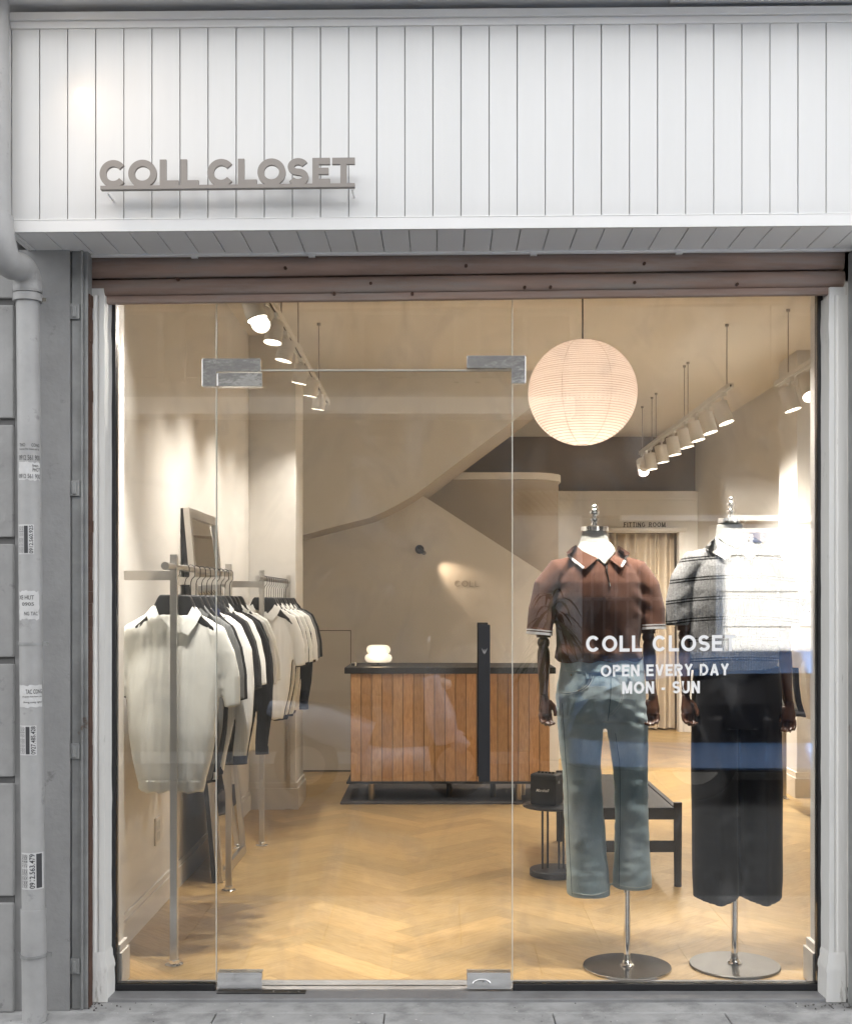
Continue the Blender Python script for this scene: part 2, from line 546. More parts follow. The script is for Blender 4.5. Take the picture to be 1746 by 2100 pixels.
def denim():
    m = fabric('denim_washed', (.26, .36, .375), .35, 600, var=.02)
    n, l = m.node_tree.nodes, m.node_tree.links
    p = n['Principled BSDF']
    tc = n.new('ShaderNodeTexCoord')
    mp = n.new('ShaderNodeMapping')
    mp.inputs['Scale'].default_value = (7, 4, 2.2)
    l.new(tc.outputs['Object'], mp.inputs[0])
    t = n.new('ShaderNodeTexNoise')
    t.inputs['Scale'].default_value = 1.1
    t.inputs['Detail'].default_value = 5
    l.new(mp.outputs[0], t.inputs['Vector'])
    f = n.new('ShaderNodeTexNoise')
    f.inputs['Scale'].default_value = 90
    f.inputs['Detail'].default_value = 3
    mp2 = n.new('ShaderNodeMapping')
    mp2.inputs['Scale'].default_value = (4, 4, .8)
    l.new(tc.outputs['Object'], mp2.inputs[0])
    l.new(mp2.outputs[0], f.inputs['Vector'])
    ad = n.new('ShaderNodeMath')
    ad.operation = 'MULTIPLY_ADD'
    ad.inputs[1].default_value = .28
    l.new(f.outputs[0], ad.inputs[0])
    l.new(t.outputs[0], ad.inputs[2])
    r = n.new('ShaderNodeValToRGB')
    r.color_ramp.elements[0].position = .46
    r.color_ramp.elements[0].color = (.35, .48, .53, 1)
    r.color_ramp.elements[1].position = .82
    r.color_ramp.elements[1].color = (.62, .73, .735, 1)
    l.new(ad.outputs[0], r.inputs[0])
    l.new(r.outputs[0], p.inputs['Base Color'])
    return m
M['denim'] = denim()
M['denim_dark'] = fabric('denim_seam', (.16, .24, .27), .2, 600)
M['stitch'] = mat('stitching', (.78, .82, .76), .8)

def stripe_knit():
    m = fabric('knit_grey_boucle', (.30, .30, .30), .35, 190, var=.25)
    n, l = m.node_tree.nodes, m.node_tree.links
    p = n['Principled BSDF']
    tc = n.new('ShaderNodeTexCoord')
    sx = n.new('ShaderNodeSeparateXYZ')
    l.new(tc.outputs['Object'], sx.inputs[0])
    def mth(op, a, b=None, c_=None):
        q = n.new('ShaderNodeMath')
        q.operation = op
        for i, v in enumerate((a, b, c_)):
            if v is None: continue
            if isinstance(v, (int, float)): q.inputs[i].default_value = v
            else: l.new(v, q.inputs[i])
        return q.outputs[0]
    xx = mth('MULTIPLY', sx.outputs['X'], sx.outputs['X'])
    z = mth('MULTIPLY_ADD', xx, .3, sx.outputs['Z'])
    ph = mth('FRACT', mth('DIVIDE', mth('SUBTRACT', z, 1.4955), .0755))
    a = mth('LESS_THAN', mth('ABSOLUTE', mth('SUBTRACT', ph, .44)), .035)
    b = mth('LESS_THAN', mth('ABSOLUTE', mth('SUBTRACT', ph, .57)), .035)
    s = mth('MAXIMUM', a, b)
    mx = n.new('ShaderNodeMix')
    mx.data_type = 'RGBA'
    l.new(s, mx.inputs[0])
    ns = n.new('ShaderNodeTexNoise')
    ns.inputs['Scale'].default_value = 170
    ns.inputs['Detail'].default_value = 3
    l.new(tc.outputs['Object'], ns.inputs['Vector'])
    r = n.new('ShaderNodeValToRGB')
    r.color_ramp.elements[0].position = .35
    r.color_ramp.elements[0].color = (.20, .20, .20, 1)
    r.color_ramp.elements[1].position = .68
    r.color_ramp.elements[1].color = (.31, .31, .305, 1)
    l.new(ns.outputs[0], r.inputs[0])
    l.new(r.outputs[0], mx.inputs[6])
    mx.inputs[7].default_value = (.015, .015, .015, 1)
    l.new(mx.outputs[2], p.inputs['Base Color'])
    return m
M['stripe'] = stripe_knit()

def plank_mat(name, base, dark, attr='tone', gscale=6, rough=.4):
    m = bpy.data.materials.new(name)
    m.use_nodes = True
    n, l = m.node_tree.nodes, m.node_tree.links
    p = n['Principled BSDF']
    p.inputs['Roughness'].default_value = rough
    uv = n.new('ShaderNodeUVMap')
    uv.uv_map = 'UVMap'
    mp = n.new('ShaderNodeMapping')
    mp.inputs['Scale'].default_value = (1.6, 14, 1)
    l.new(uv.outputs[0], mp.inputs[0])
    t = n.new('ShaderNodeTexNoise')
    t.inputs['Scale'].default_value = gscale
    t.inputs['Detail'].default_value = 6
    t.inputs['Roughness'].default_value = .62
    t.inputs['Distortion'].default_value = .5
    l.new(mp.outputs[0], t.inputs['Vector'])
    r = n.new('ShaderNodeValToRGB')
    r.color_ramp.elements[0].position = .28
    r.color_ramp.elements[0].color = (*dark, 1)
    r.color_ramp.elements[1].position = .6
    r.color_ramp.elements[1].color = (*base, 1)
    l.new(t.outputs[0], r.inputs[0])
    at = n.new('ShaderNodeAttribute')
    at.attribute_name = attr
    mx = n.new('ShaderNodeMix')
    mx.data_type = 'RGBA'
    mx.blend_type = 'MULTIPLY'
    mx.inputs[0].default_value = 1
    l.new(r.outputs[0], mx.inputs[6])
    l.new(at.outputs['Color'], mx.inputs[7])
    l.new(mx.outputs[2], p.inputs['Base Color'])
    return m
M['floor'] = plank_mat('floor_oak', (.50, .335, .145), (.36, .23, .09), rough=.36)
M['counter'] = plank_mat('counter_walnut', (.60, .36, .18), (.43, .235, .108), rough=.5)

def glass_mat():
    m = bpy.data.materials.new('shop_glass')
    m.use_nodes = True
    n, l = m.node_tree.nodes, m.node_tree.links
    n.remove(n['Principled BSDF'])
    out = n['Material Output']
    tr = n.new('ShaderNodeBsdfTransparent')
    tr.inputs[0].default_value = (.985, .99, .985, 1)
    gl = n.new('ShaderNodeBsdfGlossy')
    gl.inputs['Roughness'].default_value = 0.0
    gl.inputs['Color'].default_value = (1, 1, 1, 1)
    fr = n.new('ShaderNodeFresnel')
    fr.inputs['IOR'].default_value = 1.78
    mx = n.new('ShaderNodeMixShader')
    l.new(fr.outputs[0], mx.inputs[0])
    l.new(tr.outputs[0], mx.inputs[1])
    l.new(gl.outputs[0], mx.inputs[2])
    df = n.new('ShaderNodeBsdfDiffuse')
    df.inputs[0].default_value = (.8, .8, .8, 1)
    tc = n.new('ShaderNodeTexCoord')
    mp = n.new('ShaderNodeMapping')
    mp.inputs['Scale'].default_value = (1.2, 1, .8)
    mp.inputs['Rotation'].default_value = (0, .6, 0)
    l.new(tc.outputs['Object'], mp.inputs[0])
    ns = n.new('ShaderNodeTexNoise')
    ns.inputs['Scale'].default_value = 3.5
    ns.inputs['Detail'].default_value = 8
    ns.inputs['Distortion'].default_value = 2.2
    l.new(mp.outputs[0], ns.inputs['Vector'])
    mr = n.new('ShaderNodeMapRange')
    mr.inputs[1].default_value = .5
    mr.inputs[2].default_value = .8
    mr.inputs[3].default_value = .004
    mr.inputs[4].default_value = .07
    l.new(ns.outputs[0], mr.inputs[0])
    m2 = n.new('ShaderNodeMixShader')
    l.new(mr.outputs[0], m2.inputs[0])
    l.new(mx.outputs[0], m2.inputs[1])
    l.new(df.outputs[0], m2.inputs[2])
    l.new(m2.outputs[0], out.inputs['Surface'])
    return m
M['glass'] = glass_mat()
M['glass_edge'] = mat('glass_edge', (.50, .53, .50), .15, spec=.8)

# ================================================================= THE STREET SIDE
# paving slabs before the shop
mb = MB()
xs = [-2.56, -1.87, -1.31, -.75, -.187, .375, .95, 1.51, 2.07, 2.63, 3.5]
for a, b in zip(xs[:-1], xs[1:]):
    mb.box(a + .002, b - .002, -.62, -.21, -.06, -.012 + rnd.uniform(-.001, .001))
    o_ = .27
    mb.box(a + o_ + .002, b + o_ - .002, -1.3, -.624, -.06, -.012 + rnd.uniform(-.001, .001))
mb.box(-2.6, 3.6, -.206, .3, -.06, -.013)
mb.box(-2.6, 3.6, -1.42, -1.304, -.16, -.010)
struct(mb.build('pavement', M['paving'], bevel=.003))
struct(MB().box(-2.6, 3.6, -1.3, 0, -.2, -.062).build('pavement_bed', M['gap']))
struct(MB().box(-30, 30, -6.2, -1.424, -.4, -.16).build('road', M['asphalt']))
struct(MB().box(-30, 30, -9.8, -6.204, -.4, -.02).build('pavement_far', M['plaster_light']))
struct(MB().box(-200, 200, -200, 200, -.6, -.42).build('ground', M['asphalt']))

# fascia: white tongue-and-groove boards
t = thing('fascia', (-1.37, -.39, 2.547), 'white panelled shop fascia with vertical grooves above the window', 'fascia')
PIT = .0899
yF = -.39
k0 = -1.2835
mb = MB()
x = k0 - PIT
while x < 2.3:
    q = rnd.uniform(0, .0012)
    mb.box(max(x, -1.375) + .0013, x + PIT - .0013 + rnd.uniform(-.0004, .0003), yF + q, yF + .014, 2.587, 3.20)
    x += PIT
f1 = mb.build('board_panel', M['board'], t, bevel=.001, seg=1)
f2 = MB().box(-1.375, 2.35, yF + .0145, yF + .03, 2.56, 3.24).build('backing_panel', M['gap'], t)
mb = MB()
mb.box(-1.375, 2.35, yF - .004, yF + .012, 2.548, 2.589)
mb.box(-1.375, 2.35, yF - .0055, yF - .0042, 2.5855, 2.5875)
f3 = mb.build('bottom_trim', M['white_trim'], t, bevel=.0015)
mb = MB()
mb.box(-1.375, 2.35, yF - .006, yF + .012, 3.199, 3.222)
mb.box(-1.375, 2.35, yF - .016, yF + .012, 3.2225, 3.247)
f4 = mb.build('top_moulding', M['white_trim'], t, bevel=.002)
f5 = MB().box(-1.39, -1.3755, yF - .004, -.12, 2.548, 3.24).build('side_trim', M['white_trim'], t, bevel=.0015)
# soffit under it
mb = MB()
x = k0 - PIT + .0125
mb.box(-1.375, x - .0016, yF + .013, -.135, 2.549, 2.562)
while x < 2.3:
    mb.box(x + .0016, x + PIT - .0016, yF + .013, -.135, 2.549, 2.562)
    x += PIT
f6 = mb.build('soffit_panel', M['soffit'], t, bevel=.001, seg=1)
mb = MB().box(-1.375, 2.35, yF + .02, -.14, 2.5625, 2.575)
f6b = mb.build('soffit_backing', M['gap'], t)
f7 = MB().box(-1.375, 2.35, -.1345, -.118, 2.541, 2.57).build('soffit_trim', M['white_trim'], t, bevel=.0015)
f8 = [MB().box(wx(X, 4.2) - .011, wx(X, 4.2) + .011, -.14, -.124, 2.534, 2.5405).build('soffit_clip', M['white_trim'], t) for X in (400, 640, 1093, 1390)]
shear_z([f1, f2, f3, f4, f5, f6, f6b, f7] + f8, .008, -1.37)

# raised lettering of the sign
t = thing('shop_sign', (wx(207, 3.85), -.47, wz(391, 3.85)), 'taupe raised COLL CLOSET lettering standing on a thin bar on the white fascia', 'sign')
d_ = 3.85
items = [(c, wx(a / 2, d_), wx(b / 2, d_)) for c, a, b in
         [('C', 410, 522), ('O', 527, 643), ('L', 656, 733), ('L', 741, 815), ('C', 851, 964), ('L', 976, 1053), ('O', 1056, 1171), ('S', 1180, 1265), ('E', 1281, 1353), ('T', 1362, 1455)]]
mb = MB()
h_ = 112 / 2 * d_ / F
z_ = wz(770.5 / 2, d_)
sx0 = wx(205, d_)
letters(mb, items, z_, h_, .235, -.475, .012, tilt=.0105, x_ref=sx0)
mb.build('lettering', M['letter'], t)
mb = MB()
xa, xb = wx(207, d_), wx(727.5, d_)
zb = wz(390, d_)
mb.add([(xa, -.478, zb), (xb, -.478, zb + .0088), (xb, -.458, zb + .0088), (xa, -.458, zb), (xa, -.478, zb + .0115), (xb, -.478, zb + .0203), (xb, -.458, zb + .0203), (xa, -.458, zb + .0115)],
       [(0, 3, 2, 1), (4, 5, 6, 7), (0, 1, 5, 4), (1, 2, 6, 5), (2, 3, 7, 6), (3, 0, 4, 7)])
mb.build('bar', M['letter'], t)
for X, Z in ((219, wz(395, d_)), (722, wz(387, d_))):
    MB().tube([(wx(X, d_), -.462, Z), (wx(X, d_), -.39, Z)], .0032, 10).build('bracket', M['white_trim'], t, auto=40)

# balcony slab above and the lamp that lights the sign
t = thing('balcony_slab', (0, -.39, 3.25), 'pale grey balcony underside above the white fascia', 'balcony')
mb = MB().box(-1.6, 2.4, -.60, .3, 3.272, 3.5)
o = mb.build('slab', M['slab'], t)
o2 = MB().box(.73, 2.5, -.60, -.395, 3.266, 3.271).build('edge_strip', M['white_trim'], t)
shear_z([o, o2], .006, -1.37)
lx, ly, lz = -1.28, -.80, 3.17
t = thing('sign_lamp', (lx, ly, lz), 'small white spotlight under the balcony aimed at the shop sign', 'lamp')
v = Vector((wx(350, 3.93), -.39, wz(400, 3.93))) - Vector((lx, ly, lz))
v.normalize()
p0 = Vector((lx, ly, lz))
MB().tube([p0 - v * .07, p0 + v * .03], .035, 20).build('housing', M['white_trim'], t, auto=40)
MB().tube([(lx, ly, lz + .02), (lx, ly + .02, lz + .07), (lx, -.58, 3.285)], .008, 10).build('stem', M['white_trim'], t, auto=40)
MB().tube([p0 + v * .031, p0 + v * .033], .03, 20).build('lens', emit('sign_lamp_glow', (1, .82, .62), 4), t)
def spot(name, loc, direction, energy, size, blend, col, parent=None, radius=.03):
    l_ = bpy.data.lights.new(name, 'SPOT')
    l_.energy = energy
    l_.spot_size = R(size)
    l_.spot_blend = blend
    l_.color = col
    l_.shadow_soft_size = radius
    o = bpy.data.objects.new(name, l_)
    C.objects.link(o)
    o.rotation_euler = Vector(direction).to_track_quat('-Z', 'Y').to_euler()
    if parent:
        o.parent = parent
        o.location = Vector(loc) - parent.location
    else: o.location = loc
    return o
spot('lamp_light', p0 + v * .05, v, .42, 100, 1.0, (1, .74, .50), t, .02)

# rolled-up shutter
t = thing('roller_shutter', (-1.21, -.09, 2.42), 'rusty brown rolled-up steel shutter above the glass', 'shutter')
def slat(z0, z1, name, bulge=.016):
    mb = MB()
    n = 9
    pr = [(-.075 - bulge * math.sin(PI * i / n) ** .6, z0 + (z1 - z0) * i / n) for i in range(n + 1)]
    poly = pr + [(-.05, z1), (-.05, z0)]
    mb.prism(poly, -1.2145, 1.392, axis='x')
    return mb.build(name, M['steel_rust'], t, auto=35)
s1 = slat(wz(570, 4.24), wz(533, 4.24) + .02, 'upper_slat')
s2 = slat(wz(606, 4.24), wz(573.5, 4.24), 'lower_slat', .02)
s3 = MB().box(-1.2145, 1.392, -.078, -.052, wz(622, 4.24), wz(606, 4.24) - .001).build('bottom_bar', M['steel_rust'], t, bevel=.004)
s4 = MB().box(-1.2145, 1.392, -.049, -.045, wz(615, 4.24), 2.62).build('back_plate', M['rust'], t)
s5 = []
for X, Z in ((365, 562), (585, 541), (955, 541), (1320, 541), (685, 595), (845, 597), (1075, 587), (1128, 587), (1300, 580), (760, 575), (1510, 586)):
    s5.append(MB().tube([(wx(X, 4.23), -.098, wz(Z + 14, 4.23)), (wx(X, 4.23), -.085, wz(Z + 14, 4.23))], .0055, 8).build('rivet', M['rust'], t))
shear_z([s1, s2, s3, s4] + s5, .0125, -1.2145)

# shutter rails
def rail(x0, x1, name_label, clips, edge_side):
    t = thing('shutter_rail', (x0, -.17, -.01), name_label, 'shutter rail', 'steel shutter rails beside the window')
    mb = MB()
    w_ = x1 - x0
    if edge_side > 0:
        mb.box(x0, x0 + w_ * .58, -.175, -.12, -.011, 2.555)
        mb.box(x0 + w_ * .58, x0 + w_ * .70, -.185, -.12, -.011, 2.555)
        mb.box(x0 + w_ * .705, x1 - .004, -.17, -.12, -.011, 2.555)
    else:
        mb.box(x0, x1, -.175, -.12, -.011, 2.555)
        mb.box(x0 - .008, x0 - .001, -.185, -.12, -.011, 2.555)
    mb.build('channel', M['rail_steel'], t, bevel=.002)
    if edge_side > 0:
        mb = MB()
        for i in range(60):
            z = i * 2.42 / 60
            a = -.0005 + .0045 * abs(nz((0, 0, z), 9))
            mb.box(x1 - .0035, x1 + a, -.165, -.125, z - .011, z + 2.42 / 60 - .0115)
        mb.build('rust_edge', M['rust'], t)
    for z in clips:
        MB().box(x0 - .004, x0 + .03, -.184, -.176, z - .026, z + .026).box(x0 + .006, x0 + .02, -.189, -.1845, z - .02, z + .02).build('clip', M['rail_steel'], t, bevel=.002)
    return t
rail(-1.246, -1.188, 'grey steel shutter rail with rusty edge between plaster and left white jamb', [wz(Y, 4.15) for Y in (640, 1002, 1540, 1980)], 1)
rail(1.401, 1.50, 'dark steel shutter rail beyond the right white jamb', [], -1)

# white jambs
def jamb(x0, x1, side, lab):
    t = thing('window_jamb', ((x0 + x1) / 2, -.08, -.01), lab, 'jamb', 'white plaster jambs beside the glass')
    mb = MB()
    n = 46
    ni = 6
    # rough plaster column: front face a wavering grid
    prof = [(-.100, 0), (-.1005, .3), (-.1, .62), (-.094, .64), (-.1, .70), (-.1, 1.0)]
    vs, fs = [], []
    cols = [0, .25, .5, .62, .66, .72, .85, 1]
    for i in range(n + 1):
        z = -.01 + 2.43 * i / n
        for c_ in cols:
            x_ = x0 + (x1 - x0) * (c_ if side > 0 else 1 - c_)
            yy = -.10 + (.006 if .61 < c_ < .67 else 0) + .0022 * nz((x_ * 3, 0, z), 7)
            ed = .003 * nz((1, c_, z), 11) if c_ in (0, 1) else 0
            vs.append((x_ + ed, yy, z))
        xo = (x1 if side > 0 else x0) + .003 * nz((1, 1, z), 11)
        vs.append((xo + side * .004, .0, z))
    m_ = len(cols) + 1
    for i in range(n):
        for k in range(m_ - 1):
            fs.append((i * m_ + k, i * m_ + k + 1, (i + 1) * m_ + k + 1, (i + 1) * m_ + k))
    mb.add(vs, fs)
    mb.box(x0 + .004, x1 - .004, -.094, -.001, -.01, 2.45)
    mb.build('plaster', M['jamb'], t, auto=30)
    xi = x1 if side > 0 else x0
    mb = MB()
    pr = [(0, -.01), (.022, -.01), (.024, .05), (.020, .085), (.026, .097), (.020, .115), (.010, .13), (.008, .15), (0, .16)]
    vs = []
    for o_, z in pr: vs += [(xi - side * .055, -.1 - o_ * .35, z), (xi + side * o_ * .5, -.1 - o_ * .35, z), (xi + side * (o_ * .5 + .004), -.022, z)]
    fs = []
    for i in range(len(pr) - 1):
        for k in range(2): fs.append((i * 3 + k, i * 3 + k + 1, i * 3 + k + 4, i * 3 + k + 3))
    mb.add(vs, fs)
    mb.build('plinth', M['jamb'], t, auto=50)
jamb(-1.222, -1.155, 1, 'chipped white plaster jamb at the left end of the window')
jamb(1.335, 1.397, -1, 'chipped white plaster jamb at the right end of the window')

# plaster pier with banded wall
t = thing('plaster_pier', (-1.35, -.19, -.012), 'smooth grey plaster pier between drainpipe and shutter rail', 'pier')
mb = MB()
n, m_ = 60, 10
vs, fs = [], []
for i in range(n + 1):
    z = -.012 + 2.562 * i / n
    for k in range(m_ + 1):
        x_ = -1.432 + .185 * k / m_
        e_ = .003 * nz((3, 0, z), 13) if k == m_ else 0
        vs.append((x_ + e_, -.19 + .0022 * nz((x_, 0, z), 5), z))
for i in range(n):
    for k in range(m_): fs.append((i * (m_ + 1) + k, i * (m_ + 1) + k + 1, (i + 1) * (m_ + 1) + k + 1, (i + 1) * (m_ + 1) + k))
mb.add(vs, fs)
mb.box(-1.432, -1.25, -.184, -.0, -.012, 2.55)
mb.build('plaster', M['plaster_grey'], t, smooth=True)
t = thing('banded_wall', (-1.6, -.2, -.012), 'grey rendered wall with horizontal grooves at the far left', 'wall')
zs = [wz(Y, 4.12) for Y in (2110, 1845, 1600, 1355, 1109, 865, 619, 372)]
mb = MB()
for a, b in zip(zs[:-1], zs[1:]): mb.box(-1.9, -1.431 + rnd.uniform(-.002, .002), -.206, -.1, max(a + .012, -.012), b - .011)
mb.build('render', M['plaster_light'], t, bevel=.004)
MB().box(-1.9, -1.433, -.192, -.1, -.012, 3.3).build('grooves', M['groove'], t)

# drainpipe
t = thing('drainpipe', (-1.35, -.27, -.012), 'grey plastic drainpipe with stickers running down the wall left of the window', 'pipe')
def bez(a, b, c_, n=8): 
    a, b, c_ = Vector(a), Vector(b), Vector(c_)
    return [a * (1 - i / n) ** 2 + b * 2 * (i / n) * (1 - i / n) + c_ * (i / n) ** 2 for i in range(n + 1)]
U0 = (-1.408, -.44, 3.4)
U1 = Vector(W(-4, 470, 3.88))
E1 = Vector(W(2, 545, 3.88))
L0 = Vector(W(57, 600, 4.05))
E2 = Vector(W(57, 545, 4.05))
mid = (E1 + E2) / 2 + Vector((0, 0, -.0))
path = [U0] + bez(U1, E1, mid, 7) + bez(mid, E2, L0, 7)[1:]
MB().tube([U0, U1 + Vector((0, 0, .03))], .041, 24).build('upper_pipe', M['pvc'], t, smooth=False, auto=40)
MB().tube(bez(U1 + Vector((0, 0, .04)), E1, mid, 10) + bez(mid, E2, L0, 10)[1:], .046, 24).build('elbow', M['pvc'], t, auto=40)
MB().tube([L0 + Vector((0, 0, .03)), L0 + Vector((0, 0, .004))], .0475, 24).tube([L0 + Vector((0, 0, -.006)), L0 + Vector((0, 0, -.03))], .0475, 24).build('collar', M['pvc'], t, auto=40)
LB = Vector(W(71, 2092, 4.03))
MB().tube([L0, LB], .0375, 28).build('lower_pipe', M['pvc'], t, auto=40)
def on_pipe(Y, d=4.04):
    z = wz(Y, d)
    k = (L0.z - z) / (L0.z - LB.z)
    return L0.lerp(LB, k)
MB().tube([on_pipe(1862), on_pipe(1955)], [.041, .041], 28).tube([on_pipe(1955.5), on_pipe(2092)], .0395, 28).build('coupling', M['pvc'], t, auto=40)
for Y, r_ in ((1320, .0395), (1957, .0435), (88, .0425), (455, .046)):
    q = on_pipe(Y) if Y > 600 else Vector((-1.408, -.44, wz(Y, 3.88)))
    mb = MB().tube([q + Vector((0, 0, .005)), q - Vector((0, 0, .005))], r_, 28)
    if Y > 600: mb.box(q.x + r_ - .002, q.x + r_ + .014, q.y - .003, q.y + .01, q.z - .006, q.z + .006).box(q.x - r_ - .008, q.x - r_ + .002, q.y, q.y + .01, q.z - .006, q.z + .006)
    mb.build('clamp', M['rail_steel'], t, auto=40)
q = L0 + Vector((0, 0, -.03))
MB().box(q.x + .045, q.x + .062, q.y - .005, q.y + .008, q.z + .0, q.z + .012).build('clamp_bolt', M['chrome'], t)

def sticker(Y0, Y1, X0, X1, lines, label_ink, name='sticker', vertical=True, torn=False, tone=None):
    """paper wrapped round the pipe, with its print; lines: (text, across position 0..1, size, inverse)"""
    r0 = .0375 if Y0 < 1850 else .041
    zA, zB = wz(Y1, 4.02), wz(Y0, 4.02)
    q = on_pipe((Y0 + Y1) / 2)
    def wrap(u, z, off):          # u metres across from the axis
        a = max(-1.35, min(1.35, u / r0))
        c_ = L0.lerp(LB, (L0.z - z) / (L0.z - LB.z))
        rr = r0 + off
        return (c_.x + rr * math.sin(a), c_.y - rr * math.cos(a), z)
    ua = (wx((X0 + X1) / 2, 4.01) - q.x)
    def to_u(X):
        v_ = (wx(X, 4.005) - q.x) / r0
        return math.asin(max(-.97, min(.97, v_))) * r0
    u0, u1 = to_u(X0), to_u(X1)
    mb = MB()
    nu, nv = 14, 14
    vs = []
    for j in range(nv + 1):
        for i in range(nu + 1):
            e_u = e_v = 0
            if torn:
                e_u = .006 * nz((j * .4, 3, Y0), 1) if i in (0, nu) else 0
                e_v = .008 * nz((i * .45, 7, Y0), 1) if j in (0, nv) else 0
            vs.append(wrap(u0 + (u1 - u0) * i / nu + e_u, zA + (zB - zA) * j / nv + e_v, .0006))
    fs = [(j * (nu + 1) + i, j * (nu + 1) + i + 1, (j + 1) * (nu + 1) + i + 1, (j + 1) * (nu + 1) + i) for j in range(nv) for i in range(nu)]
    mb.add(vs, fs)
    st = mb.build(name, tone or M['sticker'], t, smooth=True)
    mb = MB()
    for body, pos, size, span in lines:
        if body.startswith('#'):
            a0, a1 = pos, size
            vs = []
            for j in range(9):
                for i in range(5):
                    vs.append(wrap(u0 + (u1 - u0) * (a0 + (a1 - a0) * i / 4), zA + (zB - zA) * (span[0] + (span[1] - span[0]) * j / 8), .0012))
            mb.add(vs, [(j * 5 + i, j * 5 + i + 1, j * 5 + i + 6, j * 5 + i + 5) for j in range(8) for i in range(4)])
            continue
        tv, tf = text_verts(body, 1, .015)
        if not tv: continue
        xm = max(v.x for v in tv)
        hgt = .72
        vs = []
        for v in tv:
            if vertical:
                u = u0 + (u1 - u0) * (pos - (v.y / hgt) * size)
                z = zA + (zB - zA) * (span[0] + (span[1] - span[0]) * v.x / xm)
            else:
                u = u0 + (u1 - u0) * (span[0] + (span[1] - span[0]) * v.x / xm)
                z = zA + (zB - zA) * (pos + (v.y / hgt) * size)
            vs.append(wrap(u, z, .0012))
        mb.add(vs, tf)
    mb.build('print', label_ink, st)
fine = lambda a, s_: [('THONG TAC CONG - HUT BE PHOT', a, s_, (.04, .96))]
sticker(1076, 1137, 36, 68, fine(.14, .08) + fine(.28, .09) + fine(.40, .08) + [('#', .44, .66, (.04, .96)), ('0912.560.925', .94, .22, (.03, .97))], M['ink'])
sticker(1487, 1548, 39, 74, fine(.14, .08) + fine(.28, .09) + fine(.40, .08) + [('#', .46, .66, (.04, .96)), ('0927.485.428', .94, .22, (.03, .97))], M['ink'])
sticker(1747, 1822, 44, 86, fine(.12, .07) + fine(.22, .07) + fine(.32, .08) + [('0912.563.479', .60, .2, (.03, .97)), ('#', .66, .9, (.04, .97))], M['ink'])
M['ink_grey'] = mat('sticker_ink_faded', (.13, .13, .13), .8)
sticker(905, 948, 37, 81, [('THO       CONG', .74, .16, (.06, .96)), ('THONG TAC CONG HUT BE', .58, .07, (.04, .96)), ('0912 561 900', .10, .24, (.02, .98))], M['ink_grey'], vertical=False, tone=M['pvc'])
sticker(948, 985, 37, 81, [('PHOT', .48, .22, (.62, .98)), ('0912 561 900', .10, .25, (.02, .98)), ('ban', .75, .15, (.62, .9))], M['ink_grey'], vertical=False, torn=True)
sticker(1212, 1270, 38, 76, [('XE HUT', .70, .15, (.03, .75)), ('0905', .48, .12, (.2, .75)), ('NG TAC', .14, .13, (.30, .92))], M['ink_grey'], vertical=False, torn=True)
sticker(1405, 1450, 38, 81, [('TAC CONG', .62, .20, (.35, .98)), ('chuyen hut ham cau', .46, .07, (.2, .98)), ('thong cong nghet', .2, .08, (.25, .98))], M['ink_grey'], vertical=False, torn=True)

# black frame round the glass
t = thing('shop_window', (0, 0, 0), 'large frameless shop window in a thin black frame, with white opening hours lettering', 'window')
mb = MB()
mb.box(-1.163, -1.138, -.018, .022, .0, 2.50)
mb.box(1.322, 1.347, -.018, .022, .0, 2.55)
mb.box(-1.137, -.790, -.018, .022, .001, .024)
mb.box(.254, 1.321, -.018, .022, .001, .024)
mb.box(-1.137, 1.321, -.014, .022, 2.452, 2.52)
mb.build('frame', M['black_frame'], t, bevel=.002)

# glass: fixed panes, transom and door, each its own
def pane(name, x0, x1, z0, z1, lab, parent=None):
    mb = MB()
    y0, y1 = -.006, .006
    vs = [(x0, y0, z0), (x1, y0, z0), (x1, y1, z0), (x0, y1, z0), (x0, y0, z1), (x1, y0, z1), (x1, y1, z1), (x0, y1, z1)]
    mb.add(vs, [(0, 3, 2, 1), (4, 5, 6, 7), (1, 2, 6, 5), (3, 0, 4, 7)], 1)
    mb.add(vs, [(0, 1, 5, 4), (2, 3, 7, 6)], 0)
    o = mb.build(name, [M['glass'], M['glass_edge']], parent)
    if lab: o['label'] = lab
    return o
pane('glass_pane', -1.137, -.7895, .0245, 2.451, 'tall narrow fixed glass pane before the clothes racks', t)
rp = pane('glass_pane', .2535, 1.321, .0245, 2.451, 'wide fixed glass pane before the mannequins, with white lettering', t)
pane('glass_pane', -.7865, .2505, 2.182, 2.451, 'wide low glass pane above the door', t)
bright_edge = mat('glass_edge_gleam', (.74, .75, .68), .3)  # pale strips added for the bright glass edges; the door has only gaps
MB().box(-.7893, -.7867, -.0065, .0065, .03, 2.45).build('bright_edge', bright_edge, t)
MB().box(.2507, .2533, -.0065, .0065, .03, 2.45).build('bright_edge', bright_edge, t)
MB().box(-.7866, .2506, -.0064, .0064, 2.1785, 2.1815).build('bright_edge', bright_edge, t)
t = thing('glass_door', (-.7865, 0, .012), 'frameless glass door with long black pull handle and chrome patch fittings', 'door')
pane('pane', -.7865, .2505, .014, 2.178, None, t)
M['patch'] = mat('patch_chrome', (.95, .95, .95), .13, metal=.88, bump=.3, bscale=4, bdist=.02)
g = 4.30
def pz(a, b): return (wz(b, g), wz(a, g))
mb = MB()
mb.box(wx(445, g), wx(537, g), -.022, .02, *pz(764.5, 792)).build('patch_fitting', M['patch'], t, bevel=.0015)
